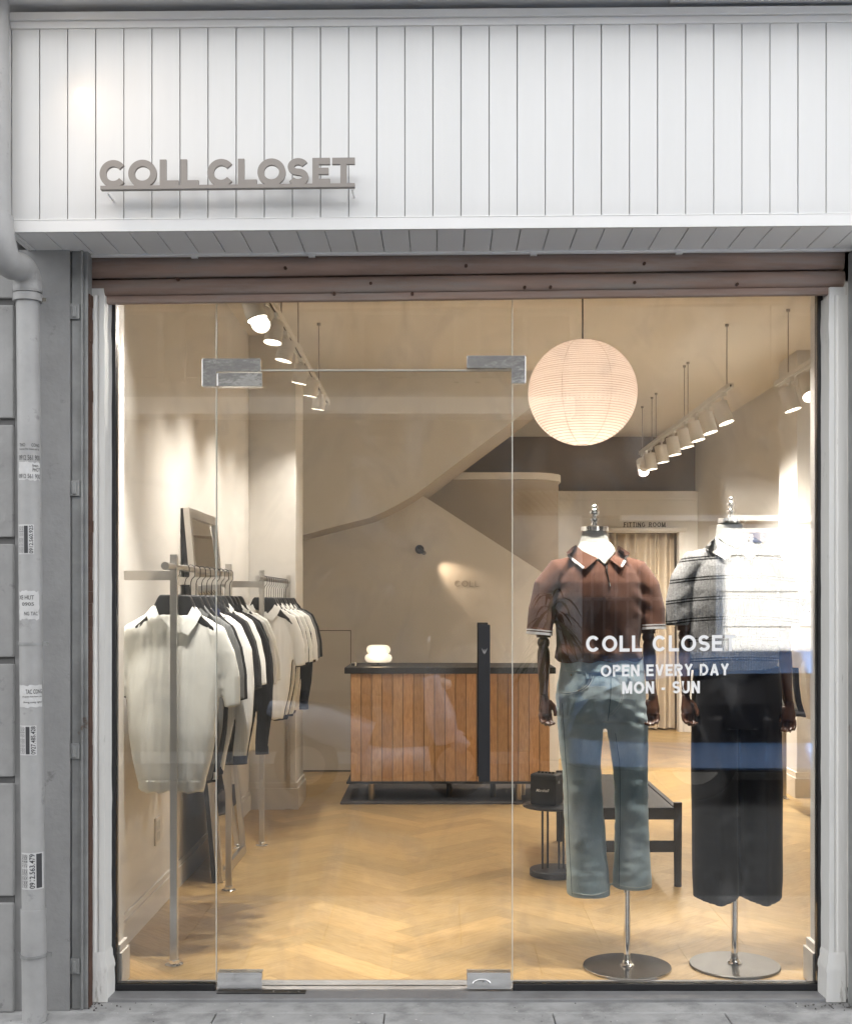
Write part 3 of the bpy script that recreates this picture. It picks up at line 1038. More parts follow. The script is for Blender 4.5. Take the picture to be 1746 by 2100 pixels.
for a, b in ((446, 537), (957, 1046.5)):
    lp = MB().box(wx(a, g), wx(b, g), -.022, .02, *pz(1997, 2029)).box(wx(a, g) - .0005, wx(b, g) + .0005, -.0232, .0215, *pz(1994.8, 1998.5)).build('patch_fitting', M['patch'], t, bevel=.0012)
    if a > 900:
        mb = MB()
        cx_, cz_ = wx(987, g), wz(2015, g)
        mb.tube([(cx_ + .03 * math.cos(R(q)), -.026, cz_ - .006 + .016 * math.sin(R(q))) for q in range(10, 200, 12)], .0025, 8)
        mb.tube([(cx_ + .008, -.0225, cz_ - .002), (cx_ + .008, -.03, cz_ - .002)], .006, 16)
        mb.build('lock', M['chrome'], lp, auto=40)
mb = MB()
mb.prism([(wx(414, g), wz(792, g)), (wx(443.5, g), wz(792, g)), (wx(443.5, g), wz(762, g)), (wx(534, g), wz(762, g)), (wx(534, g), wz(735, g)), (wx(414, g), wz(735, g))], -.022, .02)
o = mb.build('corner_bracket', M['patch'], None, bevel=.0015)
tag(o, 'L-shaped chrome bracket at the upper left corner of the glass door', 'glass bracket', 'L-shaped chrome brackets above the door')
mb = MB()
mb.prism([(wx(957, g), wz(755, g)), (wx(1048, g), wz(755, g)), (wx(1048, g), wz(786, g)), (wx(1077.5, g), wz(786, g)), (wx(1077.5, g), wz(729, g)), (wx(957, g), wz(729, g))], -.022, .02)
o = mb.build('corner_bracket', M['patch'], None, bevel=.0015)
tag(o, 'L-shaped chrome bracket at the upper right corner of the glass door', 'glass bracket', 'L-shaped chrome brackets above the door')
hd = MB()
hx0, hx1 = wx(980.5, 4.28), wx(1004, 4.28)
hz0, hz1 = wz(1602, 4.28), wz(1281, 4.28)
hd.box(hx0, hx1, -.062, -.040, hz0, hz1)
hd.box(hx0 - .002, hx1 - .004, .040, .062, hz0 + .004, hz1 + .006)
ho = hd.build('handle', M['black_wood'], t, bevel=.002)
mb = MB()
for z in (hz0 + .12, hz1 - .12): mb.tube([((hx0 + hx1) / 2, -.045, z), ((hx0 + hx1) / 2, .045, z)], .009, 14)
mb.build('standoff', M['black_metal'], ho, auto=40)
# small spread-wing emblem cut into the handle
mb = MB()
ex, ez = (hx0 + hx1) / 2, wz(1334, 4.27)
for sg in (-1, 1):
    for k in range(3):
        mb.add([(ex + sg * .001, -.0625 - .0003 * k, ez - .004 - .002 * k), (ex + sg * (.010 - .002 * k), -.0625 - .0003 * k, ez + .009 - .005 * k), (ex + sg * (.009 - .002 * k), -.0625 - .0003 * k, ez + .004 - .005 * k), (ex + sg * .001, -.0625 - .0003 * k, ez - .008 - .002 * k)], [(0, 1, 2, 3)])
mb.add([(ex - .0015, -.0633, ez + .004), (ex + .0015, -.0633, ez + .004), (ex, -.0633, ez - .016)], [(0, 1, 2)])
mb.build('emblem', mat('emblem_grey', (.30, .29, .28), .4), ho)
# vinyl lettering on the right pane
mb = MB()
g2 = 4.313
letters(mb, lay_line('COLL CLOSET', wx(1201, g2), wx(1508, g2), wz(1304, g2) - wz(1338, g2), gap=.13, space=.34), wz(1337, g2), wz(1304, g2) - wz(1337, g2), .20, -.0072, .0005, tilt=.006, x_ref=wx(1201, g2))
letters(mb, lay_line('OPEN EVERY DAY', wx(1231, g2), wx(1494, g2), .04, gap=.13, space=.30), wz(1388, g2), wz(1363, g2) - wz(1387, g2), .20, -.0072, .0005, tilt=.012, x_ref=wx(1231, g2))
letters(mb, lay_line('MON - SUN', wx(1275, g2), wx(1434, g2), .04, gap=.14, space=.34), wz(1423, g2), wz(1398, g2) - wz(1423, g2), .20, -.0072, .0005, tilt=.008, x_ref=wx(1275, g2))
mb.build('lettering', M['vinyl'], rp)

# threshold
o = MB().box(-1.21, 1.40, -.10, .115, -.0, -.055).build('threshold', M['granite'], bevel=.003)
tag(o, 'grey stone threshold under the glass door and window', 'threshold')
t = thing('floor_closer', (wx(536, 4.3), -.03, 0), 'dark metal door closer plate set in the threshold', 'door closer')
MB().box(wx(446, 4.29), wx(627, 4.29), -.052, -.012, .0005, .004).build('plate', mat('closer_plate', (.10, .10, .10), .3, metal=.9, var=.4, vscale=18), t, bevel=.0008)
for X in (560, 590, 612): MB().tube([(wx(X, 4.28), -.035, .004), (wx(X, 4.28), -.035, .0055)], .004, 10).build('screw', M['chrome'], t)
for (X, Y, r_) in [(790, 2068, .006), (1520, 2075, .004), (420, 2062, .009)]:
    pass

# unseen building masses added round the shop: shade the facade, leave a gap on the right for the sun
bm_mat = mat('upper_render', (.34, .33, .31), .85, var=.1)
o = MB().box(-14, 3.13, .32, 10, 3.52, 15).box(-14, -1.95, .0, 10, -.012, 3.5).build('building', bm_mat)
tag(o, 'unseen building mass above the shop, added to shade the facade', 'building')
o = MB().box(4.85, 14, .0, 10, -.012, 15).box(3.135, 4.849, 9, 10, 13.5, 17.5).build('building', bm_mat)  # the high block across the gap only trims the sun
tag(o, 'unseen building mass right of the shop, added to bound the sunlit gap', 'building')

# ================================================================= THE SHOP'S INTERIOR
def D(d): return d - DIST
YB = D(12.9)
# floor: oak herringbone
def herringbone(x0, x1, y0, y1, L=.61, n=5):
    Wd = L / n
    me = bpy.data.meshes.new('floor')
    vs, fs, uvs, tones = [], [], [], []
    c45 = math.sqrt(.5)
    ox, oy = (854 - 903) * 5.34 / F, D(5.34)
    rg = int(16 / Wd)
    def put(i0, j0, i1, j1, horiz):
        g_ = .005
        q = [(i0 + g_, j0 + g_), (i1 - g_, j0 + g_), (i1 - g_, j1 - g_), (i0 + g_, j1 - g_)]
        P = []
        for a, b in q:
            a, b = a * Wd, b * Wd
            P.append((ox + (a - b) * c45, oy + (a + b) * c45))
        cx = sum(p[0] for p in P) / 4
        cy = sum(p[1] for p in P) / 4
        if not (x0 - .3 < cx < x1 + .3 and y0 - .3 < cy < y1 + .3): return
        r_ = random.Random(i0 * 131 + j0 * 71)
        ou, ov = r_.uniform(0, 50), r_.uniform(0, 50)
        if horiz: U = [(ou, ov), (ou + L, ov), (ou + L, ov + Wd), (ou, ov + Wd)]
        else: U = [(ou, ov), (ou, ov + Wd), (ou + L, ov + Wd), (ou + L, ov)]
        V = [a + b for a, b in zip(P, U)]
        for ax, lim, sg in ((0, x0, 1), (0, x1, -1), (1, y0, 1), (1, y1, -1)):
            out = []
            for k in range(len(V)):
                a, b = V[k - 1], V[k]
                ia, ib = sg * (a[ax] - lim) >= 0, sg * (b[ax] - lim) >= 0
                if ia != ib:
                    q = (lim - a[ax]) / (b[ax] - a[ax])
                    out.append(tuple(m_ + (n_ - m_) * q for m_, n_ in zip(a, b)))
                if ib: out.append(b)
            V = out
            if len(V) < 3: return
        o = len(vs)
        vs.extend([(v[0], v[1], 0.0) for v in V])
        fs.append(tuple(range(o, o + len(V))))
        uvs.extend([(v[2], v[3]) for v in V])
        t_ = r_.uniform(.82, 1.08)
        w_ = r_.uniform(-.02, .02)
        tones.extend([(t_ + w_, t_, t_ - w_, 1)] * len(V))
    for i in range(-rg, rg):
        for j in range(-rg, rg):
            r_ = (i - j) % (2 * n)
            if r_ == 0: put(i, j, i + n, j + 1, True)
            elif r_ == 2 * n - 1: put(i, j, i + 1, j + n, False)
    me.from_pydata(vs, [], fs)
    me.uv_layers.new(name='UVMap')
    me.color_attributes.new('tone', 'FLOAT_COLOR', 'CORNER')
    ul, ca = me.uv_layers['UVMap'], me.color_attributes['tone']
    for k in range(len(me.loops)):
        ul.data[k].uv = uvs[k]
        ca.data[k].color = tones[k]
    return link('floor', me, M['floor'])
struct(herringbone(-1.27, 2.72, .11, YB + 1.2))
struct(MB().box(-1.4, 2.9, .1155, YB + 1.3, -.05, -.0012).build('floor_base', mat('floor_joint', (.36, .245, .115), .8)))

def room_box(name, mb, m, bevel=0.): return struct(mb.build(name, m, bevel=bevel))
# left wall with skirting
room_box('wall', MB().box(-1.40, -1.26, .0, YB, -.01, 3.3), M['wall_in'])
room_box('skirting', MB().box(-1.2595, -1.245, .13, D(8.08), 0, .10).box(-1.2595, -1.250, .13, D(8.08), .1002, .125), M['skirt'], .002)
# inner ends of the walls beside the glass
mb = MB().box(-1.26, -1.146, .024, .125, 0, 3.12)
room_box('wall_left_return', mb, M['wall_in'])
room_box('skirting', MB().box(-1.2, -1.128, .026, .14, .0005, .12).box(-1.2, -1.134, .026, .132, .1202, .15), M['skirt'], .002)
mb = MB().box(1.338, 2.85, .024, .125, 0, 3.12)
room_box('wall_right_return', mb, M['wall_in'])
room_box('skirting', MB().box(1.316, 2.6, .026, .14, .0005, .12).box(1.324, 2.6, .026, .132, .1202, .15), M['skirt'], .002)
room_box('wall_over_window', MB().box(-1.4, 2.85, .024, .045, 2.50, 3.5), M['wall_plain'])
# right wall and pilaster
room_box('wall', MB().box(2.70, 2.85, .125, YB + 1.6, -.01, 3.3), M['wall_in'])
o = MB().box(2.48, 2.70, D(8.55), D(9.0), 0, 3.12).build('pilaster', M['wall_in'], bevel=.003)
tag(o, 'cream square pilaster on the right wall behind the mannequins', 'pilaster')
room_box('skirting', MB().box(2.462, 2.6995, D(8.53), D(9.02), .0005, .14).box(2.470, 2.6995, D(8.54), D(9.01), .1402, .18).box(2.682, 2.6995, .13, D(8.52), .0005, .14).box(2.682, 2.6995, D(9.03), YB, .0005, .14), M['skirt'], .002)
# ceiling
room_box('ceiling', MB().box(-1.4, 2.85, .0, YB + 1.6, 3.12, 3.3), M['ceil'])
# pilaster column on the left, before the stairs
o = MB().box(-1.26, -.953, D(8.08), D(8.5), 0, 3.12).build('pilaster', M['wall_in'], bevel=.003)
tag(o, 'white square pilaster behind the clothes racks on the left wall', 'pilaster')
room_box('skirting', MB().box(-1.262, -.934, D(8.06), D(8.52), .0005, .14).box(-1.262, -.942, D(8.068), D(8.51), .1402, .175), M['skirt'], .002)

# wall behind the counter, ends in a slope that follows the stairs
dB = 9.87
Q = lambda X, Y, d=dB: (wx(X, d), wz(Y, d))
poly = [(wx(585, dB), 0), (wx(1145, dB), 0), Q(1145, 1196), Q(880, 1025), Q(840, 1000), Q(585, 1000)]
room_box('back_wall', MB().prism(poly, D(dB), D(dB) + .12), M['wall_plain'])
# hidden door seam in it
mb = MB()
for a, b, c_, e in ((640, 719, 1292.5, 1294), (718.2, 719.6, 1293, 1583)):
    mb.box(wx(a, dB), wx(b, dB), D(dB) - .0012, D(dB) + .01, wz(e, dB), wz(c_, dB))
mb.box(wx(622, dB), wx(719.6, dB), D(dB) - .0012, D(dB) + .01, .001, .012)
o = mb.build('door_seam', M['label_dark'])
struct(o)
# lettering COLL on the wall
mb = MB()
letters(mb, lay_line('COLL', wx(932, dB), wx(982, dB), .045, gap=.22), wz(1203, dB), wz(1191, dB) - wz(1203, dB), .09, D(dB) - .006, .0055)
o = mb.build('wall_lettering', M['label_tan'])
tag(o, 'small raised COLL lettering on the beige wall above the counter', 'lettering')
# stair flight mass above
dA = 9.3
lo = [(590, 1104), (618, 1098), (690, 1079), (757, 1062), (790, 1048), (817, 1034), (848, 1016), (873, 998), (973, 922), (1060, 857), (1180, 766), (1260, 706)]
poly = [Q(X, Y, dA) for X, Y in lo] + [(wx(1260, dA), 3.5), (wx(590, dA), 3.5)]
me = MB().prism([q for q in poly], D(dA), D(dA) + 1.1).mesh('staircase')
for p in me.polygons: p.material_index = 1 if p.normal.z < -.3 else 0  # downward faces get the colour with shade in it
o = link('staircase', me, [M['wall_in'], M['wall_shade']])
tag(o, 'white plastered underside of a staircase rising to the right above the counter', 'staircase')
# rounded cupboard wall behind the slope
dC = 10.5
mb = MB()
rC = .30
xr = wx(1145, dC + .25)
pl = [(-1.2, D(dC)), (xr - rC, D(dC))] + [(xr - rC + rC * math.sin(R(a)), D(dC) + rC - rC * math.cos(R(a))) for a in range(6, 91, 6)] + [(xr, YB), (-1.2, YB)]
zt = wz(969, dC)
mb.prism(pl, 0, zt - .06, axis='z')
o1 = mb.mesh('rounded_wall')
o = link('rounded_wall', o1, M['wall_shade'], auto=30)  # shade behind the stairs is in this colour
struct(o)
pl2 = [(-1.2, D(dC) - .02), (xr - rC, D(dC) - .02)] + [(xr - rC + (rC + .02) * math.sin(R(a)), D(dC) + rC - (rC + .02) * math.cos(R(a))) for a in range(6, 91, 6)] + [(xr + .02, YB), (-1.2, YB)]
struct(link('rounded_wall_trim', MB().prism(pl2, zt - .058, zt, axis='z').mesh('t'), M['wall_plain'], auto=30))
struct(MB().prism([(a, b - .004) for a, b in pl2], .0005, .14, axis='z').build('skirting', M['skirt'], auto=30))
# fitting room wall
sc_ = F / 12.9
x0, x1 = wx(1246, 12.9), wx(1391, 12.9)
zt = wz(1092, 12.9)
mb = MB().box(.6, x0, YB, YB + .12, 0, 2.50).box(x1, 2.72, YB, YB + .12, 0, 2.50).box(x0, x1, YB + .0, YB + .12, zt, 2.50)
room_box('fitting_room_wall', mb, M['wall_in'])
room_box('cornice', MB().box(.6, 2.699, YB - .03, YB - .0005, 2.455, 2.53).box(.6, 2.699, YB - .02, YB - .0005, 2.43, 2.4545), M['wall_in'], .002)
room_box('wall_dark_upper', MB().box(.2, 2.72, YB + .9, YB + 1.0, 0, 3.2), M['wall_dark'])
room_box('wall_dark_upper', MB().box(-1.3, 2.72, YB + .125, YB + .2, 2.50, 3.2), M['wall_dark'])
t = thing('doorway', ((x0 + x1) / 2, YB, 0), 'cream framed fitting room doorway with a ledge above', 'doorway')
MB().box(x0 - .12, x1 + .07, YB - .05, YB - .0005, zt + .012, zt + .045).build('lintel', M['wall_plain'], t, bevel=.003)
mb = MB().box(x0 - .045, x0, YB - .02, YB - .0005, 0, zt).box(x1, x1 + .045, YB - .02, YB - .0005, 0, zt).box(x0 - .045, x1 + .045, YB - .02, YB - .0005, zt + .0005, zt + .0115)
mb.build('frame', M['skirt'], t, bevel=.002)
room_box('skirting', MB().box(.95, x0 - .05, YB - .02, YB - .0005, .0005, .14).box(x1 + .05, 2.68, YB - .02, YB - .0005, .0005, .14), M['skirt'], .002)
# curtain
mb = MB()
vs, nu, nv = [], 120, 20
for j in range(nv + 1):
    z = .02 + (zt - .02) * j / nv
    for i in range(nu + 1):
        u = i / nu
        a = u * 2 * PI * 6.6
        am = .045 + .012 * math.sin(u * 9)
        vs.append((x0 + .02 + (x1 - x0 - .04) * u + .012 * math.sin(a * .5 + j * .05), YB + .20 + am * math.sin(a) + .008 * math.sin(j * .3 + u * 7), z))
mb.add(vs, [(j * (nu + 1) + i, j * (nu + 1) + i + 1, (j + 1) * (nu + 1) + i + 1, (j + 1) * (nu + 1) + i) for j in range(nv) for i in range(nu)])
o = mb.build('curtain', M['curtain'], smooth=True)
tag(o, 'beige pleated curtain hanging in the fitting room doorway', 'curtain')
# FITTING ROOM lettering: thin strokes with serifs
hh = wz(1071, 12.88) - wz(1080.5, 12.88)
t = thing('wall_lettering', (wx(1321, 12.88), YB, wz(1080.5, 12.88)), 'dark FITTING ROOM lettering on the cream wall above the curtain', 'lettering')
it = lay_line('FITTING ROOM', wx(1279, 12.88), wx(1364, 12.88), hh, gap=.22, space=.5)
for part in (it[:7], it[8:]):
    mb = MB()
    letters(mb, part, wz(1080.5, 12.88), hh, .15, YB - .006, .0055)
    for ch, a, b in part:
        if ch in 'FITNRM':
            for px_ in ([a + (b - a) * .08] if ch in 'F' else [(a + b) / 2] if ch in 'IT' else [a + (b - a) * .08, b - (b - a) * .08]):
                mb.box(px_ - .011, px_ + .011, YB - .0062, YB - .001, wz(1080.5, 12.88) - .001, wz(1080.5, 12.88) + .004)
    mb.build('word', M['label_dark'], t)

# sockets
t = thing('wall_socket', (-1.258, D(5.45), .35), 'white double socket low on the wall behind the first rack', 'socket')
MB().box(-1.26, -1.252, D(5.40), D(5.50), .29, .41).build('plate', M['skirt'], t, bevel=.002)
MB().box(-1.2518, -1.251, D(5.42), D(5.48), .355, .395).box(-1.2518, -1.251, D(5.42), D(5.48), .305, .345).build('inset', mat('socket_inset', (.55, .54, .5), .5), t)

# ---------------------------------------------------------------- counter
dK = 8.31
s_ = F / dK
yK = D(dK)
kx0, kx1 = wx(718.5, dK), wx(1127, dK)
t = thing('counter', ((kx0 + kx1) / 2, yK + .3, 0), 'vertical walnut plank shop counter with black top on short legs', 'counter')
def planks(x0, x1, n, yf, z0, z1):
    me = bpy.data.meshes.new('planks')
    vs, fs, uvs, tn = [], [], [], []
    pw = (x1 - x0) / n
    for i in range(n):
        a, b = x0 + i * pw + .0018, x0 + (i + 1) * pw - .0018
        o = len(vs)
        bv = .002
        vs += [(a, yf + bv, z0), (a + bv, yf, z0), (b - bv, yf, z0), (b, yf + bv, z0), (a, yf + .018, z0), (b, yf + .018, z0)]
        vs += [(p, q, z1) for p, q, _ in vs[o:o + 6]]
        r_ = random.Random(i * 7 + 1)
        ou, ov = r_.uniform(0, 40), r_.uniform(0, 40)
        t_ = r_.uniform(.86, 1.12)
        h_ = r_.uniform(-.04, .04)
        for p, q in ((0, 1), (1, 2), (2, 3), (4, 0), (3, 5)):
            fs.append((o + p, o + q, o + q + 6, o + p + 6))
            uvs += [(ou, ov), (ou, ov + pw), (ou + 1.2, ov + pw), (ou + 1.2, ov)]
            tn += [(t_ + h_, t_, t_ - h_, 1)] * 4
    me.from_pydata(vs, [], fs)
    me.uv_layers.new(name='UVMap')
    me.color_attributes.new('tone', 'FLOAT_COLOR', 'CORNER')
    ul, ca = me.uv_layers['UVMap'], me.color_attributes['tone']
    for k in range(len(me.loops)):
        ul.data[k].uv = uvs[k]
        ca.data[k].color = tn[k]
    return me
link('front_panel', planks(kx0, kx1, 19, yK, .15, .879), M['counter'], t)
MB().box(kx0 + .002, kx1 - .002, yK + .0185, yK + .6, .15, .879).build('cabinet', M['black_wood'], t)
MB().box(wx(706, dK), wx(1139, dK), yK - .012, yK + .63, .880, .922).build('top', M['black_wood'], t, bevel=.003)
MB().box(wx(710, dK), wx(1133, dK), yK - .010, yK + .62, .134, .149).build('bottom_plate', M['black_wood'], t, bevel=.002)
for X, y_ in ((760, yK + .08), (1064, yK + .08), (1076, yK + .3)):
    MB().tube([(wx(X, dK), y_, .01), (wx(X, dK), y_, .134)], .022, 20).build('leg', M['brass'], t, auto=40)
for X in (921, 1012): MB().tube([(wx(X, dK), yK + .15, .02), (wx(X, dK), yK + .15, .134)], .02, 14).build('caster', M['black_metal'], t, auto=40)
o = MB().box(wx(697, 8.27), wx(1165, 8.27), D(8.27), D(9.83), .001, .012).build('mat', mat('tile_shadow_dark', (.075, .062, .055), .85, var=.2, vscale=12, bump=.3))  # dark colour stands for dark tile and the shadow under the counter
tag(o, 'dark mat standing for dark tile and shadow under and behind the counter', 'mat')
t = thing('card_reader', (wx(722.5, 8.4), D(8.4), .922), 'small grey box at the left end of the counter top', 'card reader')
MB().box(wx(719, 8.4), wx(728, 8.4), D(8.4), D(8.5), .9225, .948).build('body', mat('reader_grey', (.30, .29, .27), .5), t, bevel=.003)
MB().box(wx(720.5, 8.4), wx(726.5, 8.4), D(8.4) - .001, D(8.4) + .0, .929, .943).build('screen', M['plastic_black'], t)

# table lamp
lp = Vector((wx(775.5, 8.55), D(8.55), .922))
t = thing('table_lamp', lp, 'glowing white two-tier lamp on the counter top', 'lamp')
def pillow(zc, r, hgt, n=12):
    pr = []
    for i in range(n + 1):
        a = -PI / 2 + PI * i / n
        pr.append((r - hgt / 2 + hgt / 2 * math.cos(a), zc + hgt / 2 * math.sin(a)))
    return [(.002, pr[0][1])] + pr + [(.002, pr[-1][1])]
zl = [wz(Y, 8.55) - .922 for Y in (1357.5, 1342, 1341, 1324)]
glow = emit('lamp_glow', (1, .86, .66), .16)
MB().lathe(lp, pillow((zl[0] + zl[1]) / 2, .094, zl[1] - zl[0] + .006), 36).build('lower_shade', glow, t, smooth=True)
MB().lathe(lp, pillow((zl[2] + zl[3]) / 2, .083, zl[3] - zl[2] + .006), 36).build('upper_shade', glow, t, smooth=True)
MB().tube([lp + Vector((0, 0, .008)), lp + Vector((0, 0, zl[0]))], .008, 14).build('stem', M['black_metal'], t, auto=40)
MB().tube([lp + Vector((0, 0, .001)), lp + Vector((0, 0, .008))], .055, 28).build('base', M['black_metal'], t, auto=40)
def point(name, loc, e, col, r, parent):
    l_ = bpy.data.lights.new(name, 'POINT')
    l_.energy = e
    l_.color = col
    l_.shadow_soft_size = r
    o = bpy.data.objects.new(name, l_)
    C.objects.link(o)
    o.parent = parent
    o.location = Vector(loc) - parent.location
    return o
point('lamp_light', lp + Vector((0, -.14, .10)), .25, (1, .72, .42), .05, t)

# wall spotlight over the COLL lettering
wp = Vector((wx(860, dB), D(dB), wz(1127, dB)))
t = thing('wall_light', wp, 'round black wall spotlight on the beige wall above the counter', 'wall light')
MB().tube([wp + Vector((0, -.001, 0)), wp + Vector((0, -.03, 0))], .036, 28).build('base', M['black_metal'], t, auto=40)
e0 = wp + Vector((0, -.035, 0))
dr = Vector((wx(877, dB), D(dB) - .16, wz(1142, dB))) - e0
dr.normalize()
MB().tube([e0, e0 + dr * .09], .017, 18).build('head', M['black_metal'], t, auto=40)
spot('lamp_light', e0 + dr * .10, Vector((.46, .17, -.34)), 1.6, 50, .9, (1, .74, .5), t, .01)

# ---------------------------------------------------------------- paper lantern
lc = Vector((wx(1194, 5.9), D(5.9), wz(805, 5.9)))
rl = 110.5 / F * 5.9
t = thing('paper_lantern', lc, 'large round glowing white paper lantern hanging from a cord', 'lantern')
n = 220
NR = 46
pr = []
for i in range(n + 1):
    a = -PI / 2 + PI * i / n
    zz = math.sin(a)
    q = (zz + 1) / 2 * NR
    sc = .0024 * abs(math.sin(PI * q))
    r_ = math.cos(a) * rl * 1.0 + sc * math.cos(a)
    pr.append((max(r_, .03), zz * rl * .975))
pr = [p for p in pr if p[0] > .031]
pm = bpy.data.materials.new('lantern_paper')
pm.use_nodes = True
n_, l_ = pm.node_tree.nodes, pm.node_tree.links
p_ = n_['Principled BSDF']
p_.inputs['Base Color'].default_value = (.80, .74, .68, 1)
p_.inputs['Roughness'].default_value = .9
tl = n_.new('ShaderNodeBsdfTranslucent')
tl.inputs[0].default_value = (.92, .82, .74, 1)
ms = n_.new('ShaderNodeMixShader')
ms.inputs[0].default_value = .6
l_.new(p_.outputs[0], ms.inputs[1])
l_.new(tl.outputs[0], ms.inputs[2])
l_.new(ms.outputs[0], n_['Material Output'].inputs['Surface'])
MB().lathe(lc, pr, 96, caps=False).build('paper_shade', pm, t, smooth=True)
mb = MB()
for k in range(1, NR):
    z = (2 * k / NR - 1)
    r_ = math.sqrt(max(0, 1 - z * z)) * rl
    if r_ < .04: continue
    mb.tube([(lc.x + r_ * math.cos(2 * PI * i / 72), lc.y + r_ * math.sin(2 * PI * i / 72), lc.z + z * rl * .975) for i in range(73)], .0014, 5, caps=False)
mb.build('wire_ribs', mat('wire_rib', (.42, .24, .17), .7), t, smooth=True)
mb = MB()
for a0 in (-118, -66, -10, 60, 130, 190):
    mb.tube([(lc.x + (rl + .001) * math.cos(R(b)) * math.cos(R(a0)), lc.y + (rl + .001) * math.cos(R(b)) * math.sin(R(a0)), lc.z + (rl + .001) * .975 * math.sin(R(b))) for b in range(-80, 81, 5)], .0012, 5)
mb.build('paper_seams', mat('paper_seam', (.62, .50, .42), .9), t, smooth=True)
MB().tube([lc + Vector((0, 0, rl * .96)), (lc.x, lc.y, 3.12)], .0035, 8).build('cord', M['black_metal'], t)
MB().tube([lc + Vector((0, 0, rl * .96)), lc + Vector((0, 0, rl * .80))], .016, 12).build('socket', M['white_trim'], t, auto=40)
point('bulb', lc + Vector((0, 0, -.05)), .74, (1, .88, .76), .04, t)

# ---------------------------------------------------------------- track lighting
M['track_white'] = mat('track_white', (.74, .72, .68), .45)
M['lens'] = emit('lens_glow', (1, .90, .76), 1.5)
LAMP = 1.95
WARM = (1, .93, .85)
def track(x, d0, d1, lab, z=2.70, rods=()):
    t = thing('ceiling_track', (x, D((d0 + d1) / 2), z), lab, 'lighting track', 'lighting tracks hung from the ceiling')
    mb = MB().box(x - .017, x - .006, D(d0), D(d1), z, z + .022).box(x + .006, x + .017, D(d0), D(d1), z, z + .022).box(x - .017, x + .017, D(d0), D(d1), z + .0225, z + .03)
    mb.build('rail', M['track_white'], t, bevel=.0015)
    MB().box(x - .0055, x + .0055, D(d0) + .01, D(d1) - .01, z + .010, z + .0222).build('slot', M['black_metal'], t)
    for dd in rods:
        MB().tube([(x, D(dd), z + .03), (x, D(dd), 3.12)], .0035, 8).tube([(x, D(dd), 3.105), (x, D(dd), 3.12)], .012, 12).build('rod', mat('rod_grey', (.34, .31, .28), .5) if 'rod_grey' not in bpy.data.materials else bpy.data.materials['rod_grey'], t)
    return t
track(-.765, 5.0, 8.3, 'white lighting track with spotlights above the clothes racks', rods=(5.9, 6.6, 7.72))
track(1.806, 7.64, 11.1, 'long white lighting track with a row of spotlights over the mannequins', rods=(7.75, 8.97, 9.1, 10.3, 10.5, 11.0))
track(2.08, 6.1, 7.6, 'short white lighting track at the right edge of the window', rods=(7.35, 6.3))
def head(x, dd, z, aim, lab, e, r=.045, ln=.125, track_x=None, grp='white track spotlights', size=62, blend=.75):
    c = Vector((x, D(dd), z))
    v = Vector(aim).normalized()
    t = thing('track_spotlight', c, lab, 'spotlight', grp)
    MB().tube([c - v * ln / 2, c + v * ln / 2], r, 24, caps=False).tube([c - v * ln / 2, c - v * (ln / 2 - .002)], r, 24).build('housing', M['track_white'], t, auto=40)
    MB().tube([c + v * (ln / 2 - .012), c + v * (ln / 2 - .010)], r * .95, 24).build('lens', M['lens'], t)
    tx = track_x if track_x is not None else x
    top = Vector((tx, D(dd), 2.70))
    MB().tube([c - v * ln * .1 + Vector((0, 0, r * .6)), top - Vector((0, 0, .02))], .008, 10).build('arm', M['track_white'], t)
    MB().box(top.x - .012, top.x + .012, top.y - .05, top.y + .05, 2.676, 2.699).build('adapter', M['track_white'], t, bevel=.002)
    spot('lamp_light', c + v * (ln / 2 + .004), v, e * LAMP, size, blend, WARM, t, .03)
ordn = ['nearest', 'second', 'third', 'fourth', 'fifth', 'sixth', 'seventh', 'eighth', 'last']
for i, (dd, X, Y, aim) in enumerate([(5.30, 533, 667, (-.06, -.80, -.62)), (5.69, 558, 707, (-.10, -.14, -1)), (6.08, 580, 744, (-.22, -.02, -1)), (6.75, 612, 790, (-.2, .06, -1)), (7.33, 635, 816, (-.16, .08, -1)), (7.79, 651, 843, (-.14, .08, -1))]):
    v = Vector(aim).normalized()
    c = Vector((wx(X, dd), D(dd), wz(Y, dd))) - v * .06
    head(c.x, dd + (c.y - D(dd)), c.z, aim, 'white spotlight, %s from the window on the track above the racks' % (ordn[i] if i < 5 else 'sixth'), (5, 6, 6, 5.5, 4, 4)[i], track_x=-.765, r=.042, ln=.10, size=104, blend=1.0)
for i, dd in enumerate((7.86, 8.30, 8.69, 9.07, 9.53, 10.03, 10.57, 10.82, 10.98)):
    aim = [(.30, -.16, -.95), (.24, -.12, -.95), (.22, -.08, -.95), (.20, -.06, -.95), (.16, -.05, -.95), (.16, -.05, -.95), (.14, -.05, -.95), (.02, .62, -.10), (.16, .5, -.48)][i]
    head(1.806, dd, 2.575, aim, 'white spotlight, %s from the window on the long right track' % ordn[i], (11, 12, 12, 11, 10, 9, 8, 24, 34)[i], r=.05, ln=.14, size=(130, 150, 150, 140, 140, 130, 110, 58, 70)[i], blend=1.0)
head(2.08, 7.32, 2.575, (.25, -.1, -.9), 'white spotlight on the short track beside the right jamb', 4.5, r=.05, ln=.14)
head(2.08, 6.92, 2.575, (.0, -.55, -.85), 'white spotlight partly cut off by the right window edge', 5, r=.05, ln=.14)
